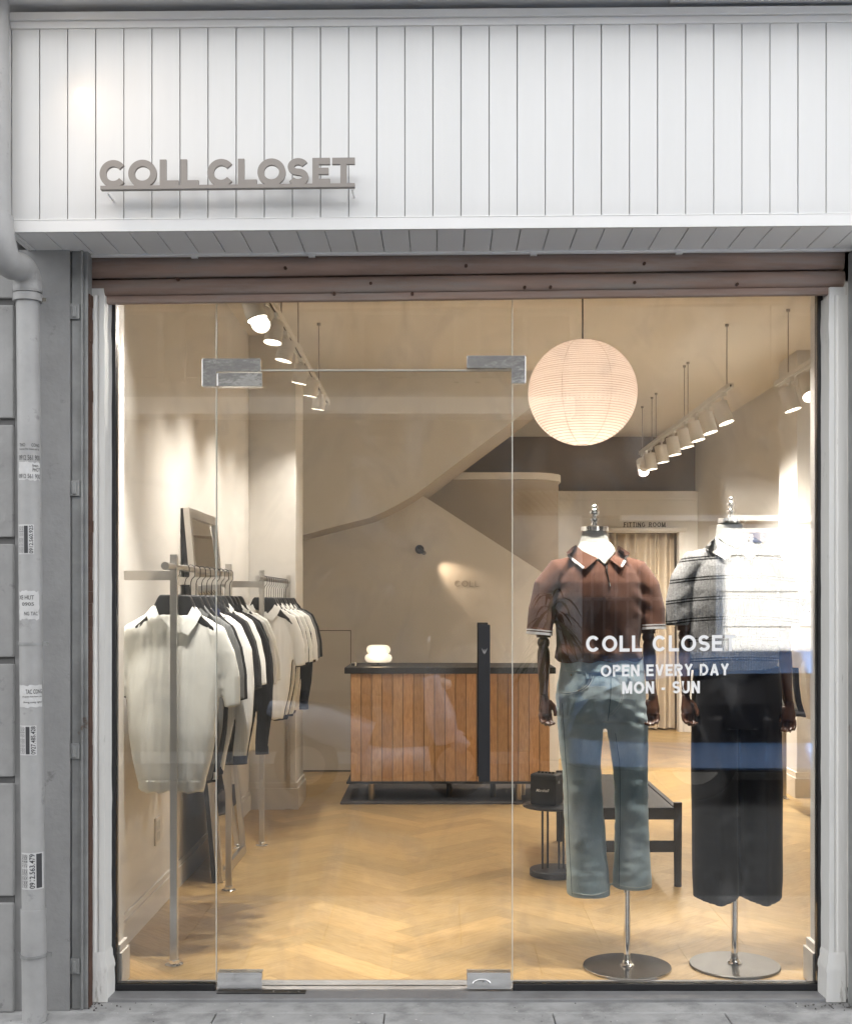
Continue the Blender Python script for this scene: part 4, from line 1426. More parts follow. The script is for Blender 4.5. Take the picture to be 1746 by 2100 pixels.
# unseen spots nearer the street; the window track is added to light the mannequins
head(-.765, 5.0, 2.575, (.30, -.05, -.9), 'white spotlight of the rack track hidden behind the shutter edge', 10, r=.042)
t = thing('ceiling_track', (.2, D(4.52), 2.78), 'unseen lighting track added across the window to light the display, behind the rolled shutter', 'lighting track', 'lighting tracks hung from the ceiling')
MB().box(-1.1, 1.3, D(4.41) - .017, D(4.41) + .017, 2.72, 2.75).build('rail', M['track_white'], t)
for i, (x, aim, e) in enumerate([(-1.0, (.0, .20, -1), 13), (-.72, (-.15, .2, -1), 11), (.45, (.05, .09, -1), 12), (.80, (-.08, .09, -1), 13), (1.12, (-.0, .09, -1), 8)]):
    head(x, 4.41, 2.66, aim, 'unseen white spotlight added on the window track, %s from the left, hidden by the shutter' % ordn[i], e, r=.042, size=60)
head(2.08, 6.3, 2.575, (-.55, -.25, -.85), 'unseen white spotlight added on the short track to light the mannequins', 8, r=.05, ln=.14, size=75)  # out of view, added to light the mannequins

# ---------------------------------------------------------------- clothes racks
RX = -1.0
def rack(d0, d1, lab, x=RX, wall=-1.26, sgn=-1, ends=(.15, 0)):
    t = thing('clothes_rack', (x, D(d0), 0), lab, 'clothes rack')
    for dd in (d0, d1):
        MB().box(x - .0135, x + .0135, D(dd) - .0135, D(dd) + .0135, .006, 1.543).build('upright', M['brushed'], t, bevel=.001)
        MB().lathe((x, D(dd), 0), [(.034, .001), (.034, .005), (.028, .008), (.020, .010), (.019, .022), (.016, .024)], 28).build('foot', M['chrome'], t, auto=35)
        a, b = sorted((x - sgn * .0, wall))
        mb = MB()
        if sgn < 0: mb.box(wall, x - .0137, D(dd) + .002, D(dd) + .012, 1.4465, 1.4825)
        else: mb.box(x + .0137, wall, D(dd) + .002, D(dd) + .012, 1.4465, 1.4825)
        mb.build('wall_arm', M['brushed'], t, bevel=.001)
    rl_ = MB().tube([(x, D(d0) - ends[0], 1.496), (x, D(d1) + .05, 1.496)], .0125, 20).build('rail', M['brushed'], t, auto=40)
    MB().lathe((0, 0, 0), [(.0145, 0), (.0145, .02)], 20).mesh('x')
    mb = MB().tube([(x, D(d0) - ends[0] - .003, 1.496), (x, D(d0) - ends[0] + .022, 1.496)], .0150, 20)
    mb.build('end_cap', M['brushed'], rl_, auto=40)
    return t
rack(4.61, 5.80, 'brushed steel clothes rack nearest the window, fixed to the left wall')
rack(6.87, 8.08, 'brushed steel clothes rack farther back along the left wall')
rack(7.1, 8.5, 'steel clothes rack on the right wall behind the mannequins', x=2.377, wall=2.70, sgn=1)

# hanger, built once about the rail point
def make_hanger():
    t = thing('clothes_hanger', (0, 0, 1.496), None, 'hanger')
    prof = [(-.055, 1.392), (.055, 1.392), (.064, 1.380), (.082, 1.340), (.112, 1.303), (.148, 1.272), (.168, 1.240), (.158, 1.236), (.12, 1.270), (.06, 1.290), (0, 1.298),
            (-.06, 1.290), (-.12, 1.270), (-.158, 1.236), (-.168, 1.240), (-.148, 1.272), (-.112, 1.303), (-.082, 1.340), (-.064, 1.380)]
    MB().prism(prof, -.017, .017).build('body', M['plastic_black'], t, bevel=.006)
    hk = [(0, 0, 1.392), (0, 0, 1.44), (.004, 0, 1.455), (.016, 0, 1.468), (.0165, 0, 1.49)] + [(.0165 * math.cos(R(a)), 0, 1.496 + .0165 * math.sin(R(a))) for a in range(0, 200, 20)]
    MB().tube(hk, .0018, 8).build('hook', M['black_metal'], t, smooth=True)
    return t
HANG = make_hanger()

# hanging tops
def shirt_mesh(sleeve='short', wide=1.0, seed=0):
    mb = MB()
    w_ = wide
    mb.rings([(0, 0, .640, .118 * w_, .040), (0, 0, .655, .121 * w_, .046), (0, 0, .70, .132 * w_, .050), (0, 0, .76, .146 * w_, .052), (0, 0, .86, .162 * w_, .052), (0, 0, .98, .170 * w_, .046),
              (0, 0, 1.09, .174 * w_, .042), (0, 0, 1.17, .174 * w_, .038), (0, 0, 1.24, .170 * w_, .033), (0, 0, 1.285, .150 * w_, .028), (0, 0, 1.318, .104 * w_, .025)], 40, 2.3)
    for sg in (-1, 1):
        if sleeve == 'short':
            mb.tube([(sg * .105 * w_, 0, 1.285), (sg * .150 * w_, 0, 1.245), (sg * .184 * w_, .004, 1.17), (sg * .206 * w_, .006, 1.08), (sg * .222 * w_, .004, .968)], [.030, .044, .046, .040, .031], 20, flat=.62, up=(1, 0, 0))
        else:
            mb.tube([(sg * .105 * w_, 0, 1.285), (sg * .150 * w_, 0, 1.245), (sg * .185 * w_, .01, 1.15), (sg * .205 * w_, .01, 1.0), (sg * .205 * w_, -.01, .85), (sg * .19 * w_, -.015, .725), (sg * .19 * w_, -.015, .70)], [.030, .044, .046, .041, .034, .028, .026], 20, flat=.7, up=(1, 0, 0))
    def f(c, n):
        x, y, z = c
        k = min(1, max(0, (1.28 - z) / .3))
        v = .011 * (abs(math.sin(x * 29 + 3 * nz((x, seed, z * .5), 3) + seed)) ** .6 - .6) * k * max(0, 1 - abs(x) / .20)
        v += .003 * math.sin(x * 120 + z * 9) * k * max(0, min(1, (.80 - z) / .1))
        v += .0045 * nz((x * 4, y * .5 + seed * 3, z * .5), 6)
        v += .0018 * nz((x * 5, y * .5, z * .4), 14)
        return v
    return remesh(mb, .0062, 3, f)
COL = dict(ivory='ivory', white='white_c', black='black_c', navy='navy_c', grey='grey_c', charcoal='char_c', brown='brown_c')
base_mesh = [shirt_mesh('short', 1.0, 0), shirt_mesh('short', .98, 5), shirt_mesh('long', 1.0, 2)]
def joined_bvh(*ms):
    vs, fs = [], []
    for m_ in ms:
        o_ = len(vs)
        vs += [v.co.copy() for v in m_.vertices]
        fs += [tuple(i + o_ for i in p.vertices) for p in m_.polygons]
    return BVHTree.FromPolygons(vs, fs)
bv0 = joined_bvh(base_mesh[0], MB().rings([(0, 0, 1.24, .15, .032), (0, 0, 1.30, .125, .030), (0, 0, 1.33, .10, .027), (0, 0, 1.36, .072, .024)], 40, 2.3).mesh('s'))
def flap_mesh():
    mb = MB()
    fy = lambda x, z: .004 + .010 * max(0, (1.30 - z) / .07)
    for sg in (-1, 1):
        po = [(-.070, 1.352), (-.084, 1.345), (-.103, 1.320), (-.086, 1.281), (-.058, 1.238), (-.034, 1.251), (-.012, 1.268), (-.030, 1.289), (-.055, 1.318)]
        patch_on(mb, bv0, [(sg * a, b) for a, b in po], off=.004, thick=.003, default=-.03, cell=.012, fn=lambda x, z: .008 * max(0, min(1, (1.34 - z) / .08)))
    strip_on(mb, bv0, [(x_, .668) for x_ in [-.120 + .024 * i for i in range(11)]], .030, off=.0012, default=-.04, thick=.001)
    for sg in (-1, 1):
        strip_on(mb, bv0, [(sg * .118, 1.300), (sg * .138, 1.24), (sg * .150, 1.17), (sg * .158, 1.10), (sg * .166, 1.06)], .0045, off=.0006, default=-.03, thick=.001)
    for z_ in (1.235, 1.185):
        y_ = front_y(bv0, 0, z_, -2, -.04)
        mb.tube([(0, y_ - .001, z_), (0, y_ - .0045, z_)], .0052, 12)
    # placket
    strip_on(mb, bv0, [(0, 1.262), (0, 1.15)], .026, off=.001, default=-.04)
    return mb
me_f = flap_mesh().mesh('collar')
def inner_mesh():
    mb = MB()
    patch_on(mb, bv0, [(-.056, 1.349), (-.05, 1.322), (-.03, 1.304), (0, 1.297), (.03, 1.304), (.05, 1.322), (.056, 1.349), (.03, 1.352), (-.03, 1.352)], off=.0015, thick=.002, default=-.026, cell=.012)
    return mb
def make_shirt(kind, colr, collar=True, trim=None):
    t = thing('knit_top', (0, 0, 1.496), None, 'top')
    me = base_mesh[kind].copy()
    link('body', me, M[COL[colr]], t, smooth=True)
    if collar:
        link('collar', me_f.copy(), M[COL[trim or colr]], t, auto=50)
    if kind == 2:
        mb = MB()
        for sg in (-1, 1): mb.tube([(sg * .19, -.015, .708), (sg * .191, -.0155, .672)], .0295, 18, flat=.75, up=(1, 0, 0))
        mb.build('cuff', M[COL[trim or colr]], t, auto=40)
        MB().rings([(0, 0, .628, .120, .045), (0, 0, .662, .1255, .051)], 40, 2.3).build('hem_band', M[COL[trim or colr]], t, smooth=False, auto=40)
    return t
protos = {}
def place_shirt(kind, colr, x, dd, rz, lab, hlab, grp, first=[], sc=(1, 1, 1), trim=None, tiltx=0, collar=True, hang=True):
    key = (kind, colr, trim, collar)
    if key not in protos:
        protos[key] = make_shirt(kind, colr, collar, trim)
        o = protos[key]
    else: o = copy_tree(protos[key])
    o.location = (x, D(dd), 1.496)
    o.rotation_euler = (0, R(tiltx), R(rz))
    o.scale = sc
    o['label'] = lab
    o['group'] = grp[0]
    o['category'] = 'shirt' if kind < 2 else 'sweater'
    if hang:
        if not first: first.append(1); h = HANG
        else: h = copy_tree(HANG)
        h.location = (x, D(dd), 1.496)
        h.rotation_euler = (0, R(tiltx * .6), R(rz))
        h['label'] = hlab
        h['group'] = grp[1]
g1 = ('tops hanging on the nearest rack', 'black hangers on the nearest rack')
N = ['first', 'second', 'third', 'fourth', 'fifth', 'sixth', 'seventh', 'eighth', 'ninth', 'tenth', 'eleventh', 'twelfth']
seq1 = [(0, 'ivory', None), (1, 'grey', None), (1, 'black', 'white'), (2, 'white', 'navy'), (1, 'black', None), (1, 'charcoal', None), (1, 'white', None), (2, 'black', 'black'), (1, 'black', None), (1, 'white', None), (1, 'ivory', None)]
cn = dict(ivory='ivory knit polo', white='white polo', grey='grey marl knit polo', black='black polo', charcoal='charcoal polo', brown='dark brown polo', navy='navy polo')
for i, (k, c_, tr) in enumerate(seq1):
    dd = 4.685 + i * .098 + (.012 if i else 0)
    rz = 2 if i == 0 else rnd.uniform(-3, 5)
    nm = cn[c_] if k < 2 else cn[c_].replace('polo', 'long-sleeved sweater')
    place_shirt(k, c_, RX - (.012 if i == 0 else -.006 * i * .4), dd, rz, '%s hanging %s from the window on the nearest rack' % (nm, N[i]), 'black hanger carrying the %s top from the window on the nearest rack' % N[i], g1, tiltx=1.0 if i == 0 else rnd.uniform(-1, 1), trim=tr, sc=(1.02 if i == 0 else rnd.uniform(.93, 1.0), .78 if i == 0 else .62, 1 if i == 0 else rnd.uniform(.93, 1.0)))
g2_ = ('tops hanging on the rear left rack', 'black hangers on the rear left rack')
seq2 = [(0, 'white', None), (1, 'charcoal', None), (1, 'white', None), (1, 'black', None), (1, 'ivory', None), (2, 'black', 'black'), (1, 'white', None), (1, 'brown', None), (1, 'white', None), (1, 'grey', None), (1, 'black', None)]
for i, (k, c_, tr) in enumerate(seq2):
    dd = 6.97 + i * .095
    nm = cn[c_] if k < 2 else cn[c_].replace('polo', 'long-sleeved sweater')
    place_shirt(k, c_, RX, dd, rnd.uniform(-3, 5), '%s hanging %s from the front of the rear left rack' % (nm, N[i]), 'black hanger carrying the %s top on the rear left rack' % N[i], g2_, tiltx=rnd.uniform(-1, 1), trim=tr, sc=(.95, .65, rnd.uniform(.92, .97)))
g3_ = ('tops hanging on the right wall rack', 'black hangers on the right wall rack')
for i, (k, c_) in enumerate([(0, 'white'), (1, 'white'), (1, 'black'), (1, 'white'), (1, 'brown'), (1, 'white')]):
    place_shirt(k, c_, 2.377, 7.45 + i * .15, rnd.uniform(-4, 4), '%s hanging %s from the front of the right wall rack' % (cn[c_], N[i]), 'black hanger carrying the %s top on the right wall rack' % N[i], g3_, sc=(1, .9, 1))
o = MB().box(2.2, 2.698, D(7.6), D(8.3), .655, .675).build('shelf', M['black_wood'], bevel=.002)
tag(o, 'black shelf below the clothes on the right wall', 'shelf')

# ---------------------------------------------------------------- leaning mirror
mz = 1.82
bx, tx_ = -1.085, -1.248
y0, y1 = D(5.95), D(6.68)
t = thing('floor_mirror', (bx, (y0 + y1) / 2, 0), 'tall steel-framed mirror leaning on the left wall behind the first rack', 'mirror')
L_ = math.hypot(mz, tx_ - bx)
ux, uz = (tx_ - bx) / L_, mz / L_
nx_, nz_ = uz, -ux       # faces +x, slightly up
def mp(a, y, o_): return (bx + ux * a + nx_ * o_, y, uz * a + nz_ * o_ + .001)
def slab(mb, a0, a1, yy0, yy1, o0, o1):
    vs = [mp(a, y, o_) for o_ in (o0, o1) for a, y in ((a0, yy0), (a1, yy0), (a1, yy1), (a0, yy1))]
    mb.add(vs, [(0, 1, 2, 3), (7, 6, 5, 4), (0, 4, 5, 1), (1, 5, 6, 2), (2, 6, 7, 3), (3, 7, 4, 0)])
    return mb
fw = .045
mb = MB()
slab(mb, 0, L_, y0, y0 + fw, .0, .03)
slab(mb, 0, L_, y1 - fw, y1, .0, .03)
slab(mb, 0, fw, y0 + fw + .0005, y1 - fw - .0005, .0, .03)
slab(mb, L_ - fw, L_, y0 + fw + .0005, y1 - fw - .0005, .0, .03)
mb.build('frame', M['brushed'], t, bevel=.001)
slab(MB(), fw, L_ - fw, y0 + fw, y1 - fw, .012, .018).build('glass', M['mirror'], t)
slab(MB(), .0, L_, y0 + .001, y1 - .001, -.022, -.0005).build('backing', M['black_wood'], t)

# ---------------------------------------------------------------- bench, side table, speaker
bx0, bx1, by0, by1 = .678, 1.137, D(5.89), D(7.0)
t = thing('bench', ((bx0 + bx1) / 2, (by0 + by1) / 2, 0), 'low black wooden bench with woven leather seat behind the jeans', 'bench')
for (x, y) in ((bx0, by0), (bx1, by0), (bx0, by1), (bx1, by1)):
    MB().tube([(x, y, 0), (x, y, .403)], [.018, .021], 18).build('leg', M['black_wood'], t, auto=40)
for y in (by0, by1):
    MB().box(bx0 + .01, bx1 - .01, y - .014, y + .014, .322, .378).build('rail', M['black_wood'], t, bevel=.004)
    MB().box(bx0 + .01, bx1 - .01, y - .012, y + .012, .165, .218).build('stretcher', M['black_wood'], t, bevel=.004)
for x in (bx0, bx1): MB().box(x - .014, x + .014, by0 + .01, by1 - .01, .322, .376).build('side_rail', M['black_wood'], t, bevel=.004)
mb = MB()
for i in range(12):
    a = bx0 + .022 + i * (bx1 - bx0 - .044) / 12
    vs = []
    for j in range(45):
        y = by0 - .015 + (by1 - by0 + .03) * j / 44
        z = .380 + .0035 * math.sin(j * PI / 1.0 + i * PI) + .001
        vs += [(a + .001, y, z), (a + .032, y, z)]
    mb.add(vs, [(2 * j, 2 * j + 1, 2 * j + 3, 2 * j + 2) for j in range(44)])
mb.box(bx0 + .02, bx1 - .02, by0 - .012, by1 + .012, .352, .3765)
mb.build('woven_seat', M['leather'], t, smooth=False)
tc_ = (wx(1136, 6.13), D(6.13))
t = thing('side_table', (tc_[0], tc_[1], 0), 'small round black side table with thin rods beside the bench', 'side table')
MB().lathe((tc_[0], tc_[1], 0), [(.118, .001), (.124, .004), (.124, .030), (.120, .034)], 48).build('base', M['black_metal'], t, auto=35)
MB().lathe((tc_[0], tc_[1], .342), [(.150, 0), (.157, .003), (.157, .010), (.154, .012)], 56).build('top', M['black_metal'], t, auto=35)
for ox_, oy_ in ((-.060, -.01), (-.032, .012), (.022, -.012), (.046, .01)): MB().tube([(tc_[0] + ox_, tc_[1] + oy_, .034), (tc_[0] + ox_, tc_[1] + oy_, .342)], .0055, 10).build('rod', M['black_metal'], t, auto=40)
sp = Vector((wx(1121, 6.1), D(6.13), .355))
t = thing('speaker', sp, 'small black portable speaker with white script on the side table', 'speaker')
from mathutils import Matrix
def rotated(o, ang):
    o.data.transform(Matrix.Rotation(ang, 4, 'Z'))
SR = R(-26)
o = MB().box(sp.x - .068, sp.x + .068, sp.y - .055, sp.y + .055, sp.z + .001, sp.z + .155).build('cabinet', M['plastic_black'], t, bevel=.010, seg=3); rotated(o, SR)
o = MB().box(sp.x - .058, sp.x + .058, sp.y - .057, sp.y - .0553, sp.z + .012, sp.z + .144).build('grille', mat('grille_cloth', (.025, .027, .03), .8, bump=.8, bscale=700), t, bevel=.003); rotated(o, SR)
mb = MB()
for k in range(5): mb.tube([(sp.x - .04 + k * .019, sp.y, sp.z + .155), (sp.x - .04 + k * .019, sp.y, sp.z + .163)], .0065, 12)
o = mb.build('knobs', M['plastic_black'], t, auto=40); rotated(o, SR)
tv, tf = text_verts('Marshall', .019, .01)
mb = MB()
xm = max(v.x for v in tv)
mb.add([(sp.x - xm * .55 + v.x * 1.05 + v.y * .35, sp.y - .0578, sp.z + .068 + v.y * 1.15 + v.x * .03) for v in tv], tf)
o = mb.build('script', M['vinyl'], t); rotated(o, SR)
o = MB().box(sp.x + .0685, sp.x + .0695, sp.y - .02, sp.y + .005, sp.z + .108, sp.z + .122).build('port', M['chrome'], t); rotated(o, SR)

# ================================================================= MANNEQUINS
def hand(mb, wrist, sg, s=1.0, turn=0.):
    """relaxed curled hand hanging from the wrist; sg +1 puts the thumb towards +x"""
    w0 = Vector(wrist)
    ct, st_ = math.cos(R(turn)), math.sin(R(turn))
    def T(x, y, z): 
        x, y = x * sg * s, y * s
        return w0 + Vector((x * ct - y * st_, x * st_ + y * ct, z * s))
    mb.tube([T(0, 0, .01), T(0, -.002, -.02), T(.002, -.006, -.055), T(.002, -.010, -.085)], [.021 * s, .025 * s, .034 * s, .032 * s], 18, flat=.55, up=(ct, st_, 0))
    for k, (fx, ln) in enumerate(((.027, .90), (.010, 1.0), (-.009, .94), (-.026, .76))):
        a = T(fx, -.010, -.080)
        b = T(fx * 1.08, -.014 - .004 * k * .3, -.080 - .034 * ln)
        c_ = T(fx * 1.02, -.034, -.080 - .052 * ln)
        e_ = T(fx * .95, -.052, -.080 - .044 * ln)
        mb.tube([a, b, c_, e_], [.0098 * s, .0088 * s, .0078 * s, .0066 * s], 10)
    mb.tube([T(.022, -.006, -.022), T(.040, -.020, -.045), T(.040, -.036, -.070), T(.034, -.044, -.088)], [.0125 * s, .0115 * s, .0100 * s, .0078 * s], 10)

def mannequin(name, xc, d, lab):
    return thing(name, (xc, D(d), 0), lab, 'mannequin', 'dressed mannequins in the window')

def head_cap(t, x, y, z, tilt=0.):
    o = MB().lathe((x, y, z), [(.046, -.001), (.0515, .001), (.0515, .018), (.049, .0205)], 48).build('neck_cap', M['chrome'], t, auto=35)
    f = MB().lathe((x, y, z + .021), [(.012, 0), (.014, .006), (.011, .012), (.012, .016), (.0165, .021), (.0175, .026), (.0165, .031), (.012, .036), (.0105, .038), (.0125, .041), (.0170, .046), (.0182, .052), (.0170, .058), (.012, .064), (.0105, .066), (.012, .068), (.0135, .072), (.0120, .077), (.006, .081), (.002, .082)], 32).build('finial', M['chrome'], t, smooth=True)
    return o, f

# ---- left mannequin: brown zip polo and washed jeans
d1 = 4.62
sc1 = F / d1
X1 = lambda X: wx(X, d1)
Z1 = lambda Y: wz(Y, d1)
yc = D(d1)
t = mannequin('mannequin', X1(1225), d1, 'headless mannequin in brown zip polo and pale washed jeans')
xc = X1(1218)
mb = MB()
mb.rings([(xc, yc, Z1(Y), r / sc1, ry) for Y, r, ry in ((1091, 25.5, .043), (1100, 26.5, .045), (1111, 31, .050), (1121, 35, .053), (1134, 40, .056), (1146, 52, .062), (1165, 70, .070), (1200, 76, .078))][::-1], 40, 2.1)
tors = remesh(mb, .006, 3)
link('torso', tors, M['torso'], t, smooth=True)
head_cap(t, xc, yc, Z1(1090.5))
# polo body
xs_ = X1(1227)
rows = [(1358, 84, .088), (1350, 93, .104), (1338, 92, .108), (1325, 86, .104), (1308, 86, .104), (1285, 88, .106), (1255, 90, .110), (1225, 91, .112), (1195, 90, .108), (1175, 84, .098), (1160, 72, .086), (1147, 58, .074), (1138, 44, .062), (1131, 36, .056)]
mb = MB()
mb.rings([(xs_ - (0 if Y > 1160 else (1160 - Y) * .2 / sc1), yc, Z1(Y), r / sc1, ry) for Y, r, ry in rows], 48, 2.25)
for sg, xx in ((-1, (1172, 1146, 1120, 1109, 1104.5)), (1, (1275, 1303, 1325, 1335, 1336))):
    ys = (1166, 1172, 1205, 1250, (1300 if sg < 0 else 1289))
    mb.tube([(X1(a), yc - .004 * i, Z1(b)) for i, (a, b) in enumerate(zip(xx, ys))], [.046, .051, .050, .049, .0475], 28, flat=1.0, up=(1, 0, 0))
def foldP(c, n):
    x, y, z = c
    v = .0035 * nz((x * 2.5, y, z), 7)
    wst = max(0, 1 - abs(z - Z1(1335)) / .09)
    v += wst * .006 * math.sin(x * 75 + z * 20)
    ax = abs(x - xs_)
    arm = max(0, 1 - abs(ax - .155) / .05) * max(0, min(1, (Z1(1180) - z) / .05)) * max(0, min(1, (z - Z1(1300)) / .1))
    v += arm * .0025 * math.sin(z * 95 + ax * 60)
    return v
polo = remesh(mb, .0056, 2, foldP)
po = link('polo_shirt', polo.copy(), M['brown'], t, smooth=True)
def joined_bvh(*ms):
    vs, fs = [], []
    for m_ in ms:
        o_ = len(vs)
        vs += [v.co.copy() for v in m_.vertices]
        fs += [tuple(i + o_ for i in p.vertices) for p in m_.polygons]
    return BVHTree.FromPolygons(vs, fs)
stand_mb = MB()
stand_mb.rings([(X1(1219), yc + .004, Z1(Y), r / sc1, ry) for Y, r, ry in ((1150, 62, .078), (1138, 54, .070), (1128, 47, .062), (1118, 40, .056), (1112, 34, .051))], 40, 2.1)
stand_me = stand_mb.mesh('s')
bv = joined_bvh(polo, stand_me)
# opening showing the bust
mb = MB()
patch_on(mb, bv, [(X1(a), Z1(b)) for a, b in ((1181, 1129), (1192, 1139), (1208, 1146), (1222, 1152), (1233, 1160), (1240, 1150), (1250, 1142), (1259, 1131), (1255, 1121), (1249, 1113), (1219, 1112), (1190, 1113), (1184, 1121))], off=.001, thick=.0012, cell=.007, default=yc - .05)
mb.build('neck_front', M['torso'], t, smooth=True)
# collar flaps with white tipping
def collar(flaps, tips, m_c, m_t, parent, bv, lift=.009):
    mb = MB()
    for po_ in flaps: patch_on(mb, bv, [(X1(a), Z1(b)) for a, b in po_], off=.003, thick=.004, cell=.007, default=yc - .06, fn=lambda x, z: lift * max(0, min(1, (Z1(1130) - z) / .05)))
    c_ = mb.build('collar', m_c, parent, auto=60)
    if tips:
        mb = MB()
        bb = BVHTree.FromPolygons([v.co + parent.location for v in c_.data.vertices] if parent.parent is None else [], [p.vertices[:] for p in c_.data.polygons])
        for tp in tips: strip_on(mb, bb, [(X1(a), Z1(b)) for a, b in tp], 4.6 / sc1, off=.0006, default=yc - .09, thick=.0006)
        mb.build('collar_tipping', m_t, c_)
L_f = [(1176, 1119), (1168, 1124), (1157, 1135), (1172, 1152), (1192, 1169), (1207, 1157), (1219, 1146), (1206, 1140), (1190, 1131), (1181, 1121)]
R_f = [(1262, 1121), (1271, 1126), (1285, 1136), (1279, 1150), (1266, 1167), (1254, 1158), (1244, 1148), (1253, 1141), (1262, 1131)]
collar([L_f, R_f], [[(1160, 1137), (1174, 1152), (1190, 1166)], [(1282, 1138), (1276, 1150), (1266, 1163)]], M['collar_brown'], M['vinyl'], t, bv)
# zip
mb = MB()
strip_on(mb, bv, [(X1(1220), Z1(1147)), (X1(1234), Z1(1160)), (X1(1236), Z1(1175)), (X1(1242), Z1(1203))], 2.2 / sc1, off=.0035, default=yc - .1)
strip_on(mb, bv, [(X1(1245), Z1(1148)), (X1(1235), Z1(1160))], 1.6 / sc1, off=.0035, default=yc - .1)
zo = mb.build('zip', M['chrome'], t)
y_ = front_y(bv, X1(1236), Z1(1168), -2, yc - .1)
MB().box(X1(1233.5), X1(1238), y_ - .011, y_ - .004, Z1(1168), Z1(1160)).tube([(X1(1236), y_ - .008, Z1(1167)), (X1(1237.5), y_ - .008, Z1(1180))], .0022, 8).build('zip_puller', M['chrome'], zo, auto=40)
# sleeve tipping
for sg, xm_, ym_, r_ in ((-1, 1104.5, 1300, .0475), (1, 1336, 1289, .0475)):
    a = Vector((X1(1109 if sg < 0 else 1335), yc - .012, Z1(1250)))
    b = Vector((X1(xm_), yc - .016, Z1(ym_)))
    v = (b - a).normalized()
    lean = Vector((0, 0, 0))
    mb = MB()
    for k, (o0, o1) in enumerate(((-.015, -.0105), (-.006, .003))):
        mb.tube([b + v * o0, b + v * o1], [r_ + .0032, r_ + .0030], 32, up=(1, 0, 0))
    mb.build('sleeve_tipping', M['vinyl'], po, auto=40)
# arms of dark wood
def arm(t, X, Yh, Yelb, Ywr, Yh2, xs3, sgn, turn=0., d=d1, m=None):
    wxx = lambda X: wx(X, d)
    wzz = lambda Y: wz(Y, d)
    y_ = D(d) - .015
    a, b, c_ = xs3
    ar = MB().tube([(wxx(a), y_, wzz(Yh - 14)), (wxx(a), y_, wzz(Yh + 3))], [.030, .027], 24).build('upper_arm', M['wood_dark'], t, smooth=False, auto=50)
    MB().lathe((wxx(a), y_, wzz(Yelb)), [(.004, -.024), (.014, -.020), (.021, -.012), (.0235, 0), (.021, .012), (.014, .020), (.004, .024)], 24).build('elbow_joint', M['wood_dark'], t, smooth=True)
    mb = MB()
    mb.tube([(wxx(a), y_, wzz(Yelb + 5)), (wxx((a * 2 + b) / 3), y_ - .002, wzz(Yelb + 18)), (wxx((a + b) / 2), y_ - .008, wzz((Yelb * 1.2 + Ywr * .8) / 2)), (wxx(b), y_ - .02, wzz(Ywr - 18)), (wxx(c_), y_ - .024, wzz(Ywr))], [.016, .0235, .0245, .017, .0155], 22, flat=1.0, up=(1, 0, 0))
    fo = remesh(mb, .004, 2)
    link('forearm', fo, M['wood_dark'], t, smooth=True)
    mb = MB()
    hand(mb, (wxx(c_), y_ - .024, wzz(Ywr + 2)), sgn, .80, turn)
    h = remesh(mb, .0030, 1)
    link('hand', h, M['wood_dark'], t, smooth=True)
arm(t, 0, 1304, 1318, 1425, 0, (1113, 1113, 1113), 1, 25)
arm(t, 0, 1296, 1306, 1425, 0, (1327, 1331, 1335), -1, -25)

# jeans
mb = MB()
zc_ = lambda Y: Z1(Y)
rowsJ = [(1478, 1141, 1326, .098), (1455, 1140, 1326, .106), (1430, 1139, 1323, .110), (1405, 1142, 1321, .108), (1380, 1147, 1319, .102), (1362, 1149, 1318, .096), (1352, 1150, 1317, .092)]
mb.rings([((X1(a) + X1(b)) / 2, yc, Z1(Y), (X1(b) - X1(a)) / 2, r) for Y, a, b, r in rowsJ], 48, 2.4)
legL = [(1834, 1162, 1250, .090), (1817, 1161, 1249, .088), (1750, 1160, 1243, .080), (1669, 1156, 1237, .078), (1620, 1154, 1233, .080), (1576, 1152, 1231, .082), (1530, 1147, 1233, .088), (1490, 1143, 1237, .094), (1462, 1143, 1238, .096)]
legR = [(1818, 1256, 1335, .086), (1790, 1257, 1334, .084), (1735, 1260, 1330, .076), (1675, 1261, 1327, .074), (1616, 1260, 1327, .076), (1560, 1255, 1327, .082), (1520, 1248, 1327, .088), (1490, 1242, 1327, .094), (1462, 1240, 1326, .096)]
for lg in (legL, legR):
    mb.rings([((X1(a) + X1(b)) / 2, yc, Z1(Y), (X1(b) - X1(a)) / 2, r * .92) for Y, a, b, r in lg], 40, 2.3)
def foldJ(c, n):
    x, y, z = c
    v = .0025 * nz((x * 1.5, y, z * 1.3), 9) + .0016 * nz((x, y, z * 1.6), 26)
    cr = max(0, 1 - abs(z - Z1(1470)) / .10)
    v += cr * .0014 * math.sin(z * 120 + abs(x - X1(1240)) * 70)
    kn = max(0, 1 - abs(z - Z1(1640)) / .16)
    v += kn * .0014 * math.sin(z * 70 + x * 25 + 2 * nz((x, y, z), 5))
    return v * min(1, max(0, (z - .30) / .05))
jm = remesh(mb, .0056, 2, foldJ)
jo = link('jeans', jm.copy(), M['denim'], t, smooth=True)
bj = bvh_of(jm)
PX = lambda pts: [(X1(a), Z1(b)) for a, b in pts]
mb = MB()
def st(pts, wd=.9): strip_on(mb, bj, PX(pts), wd / sc1, off=.0004, default=yc - .1, thick=.0007, step=.008)
pk = [(1209, 1383), (1206, 1393), (1199, 1404), (1189, 1412), (1176, 1418), (1160, 1421), (1148, 1421)]
st(pk); st([(a - 2.6, b - 3.4) for a, b in pk])
pk2 = [(1288, 1384), (1292, 1396), (1300, 1405), (1312, 1411), (1320, 1412)]
st(pk2); st([(a + 1.5, b - 3.4) for a, b in pk2])
st([(1263, 1384), (1267, 1400), (1269, 1425), (1262, 1445), (1250, 1458), (1241, 1464)])
st([(1260, 1384), (1263.5, 1400), (1265, 1424), (1258, 1443), (1247, 1455), (1241, 1460)])
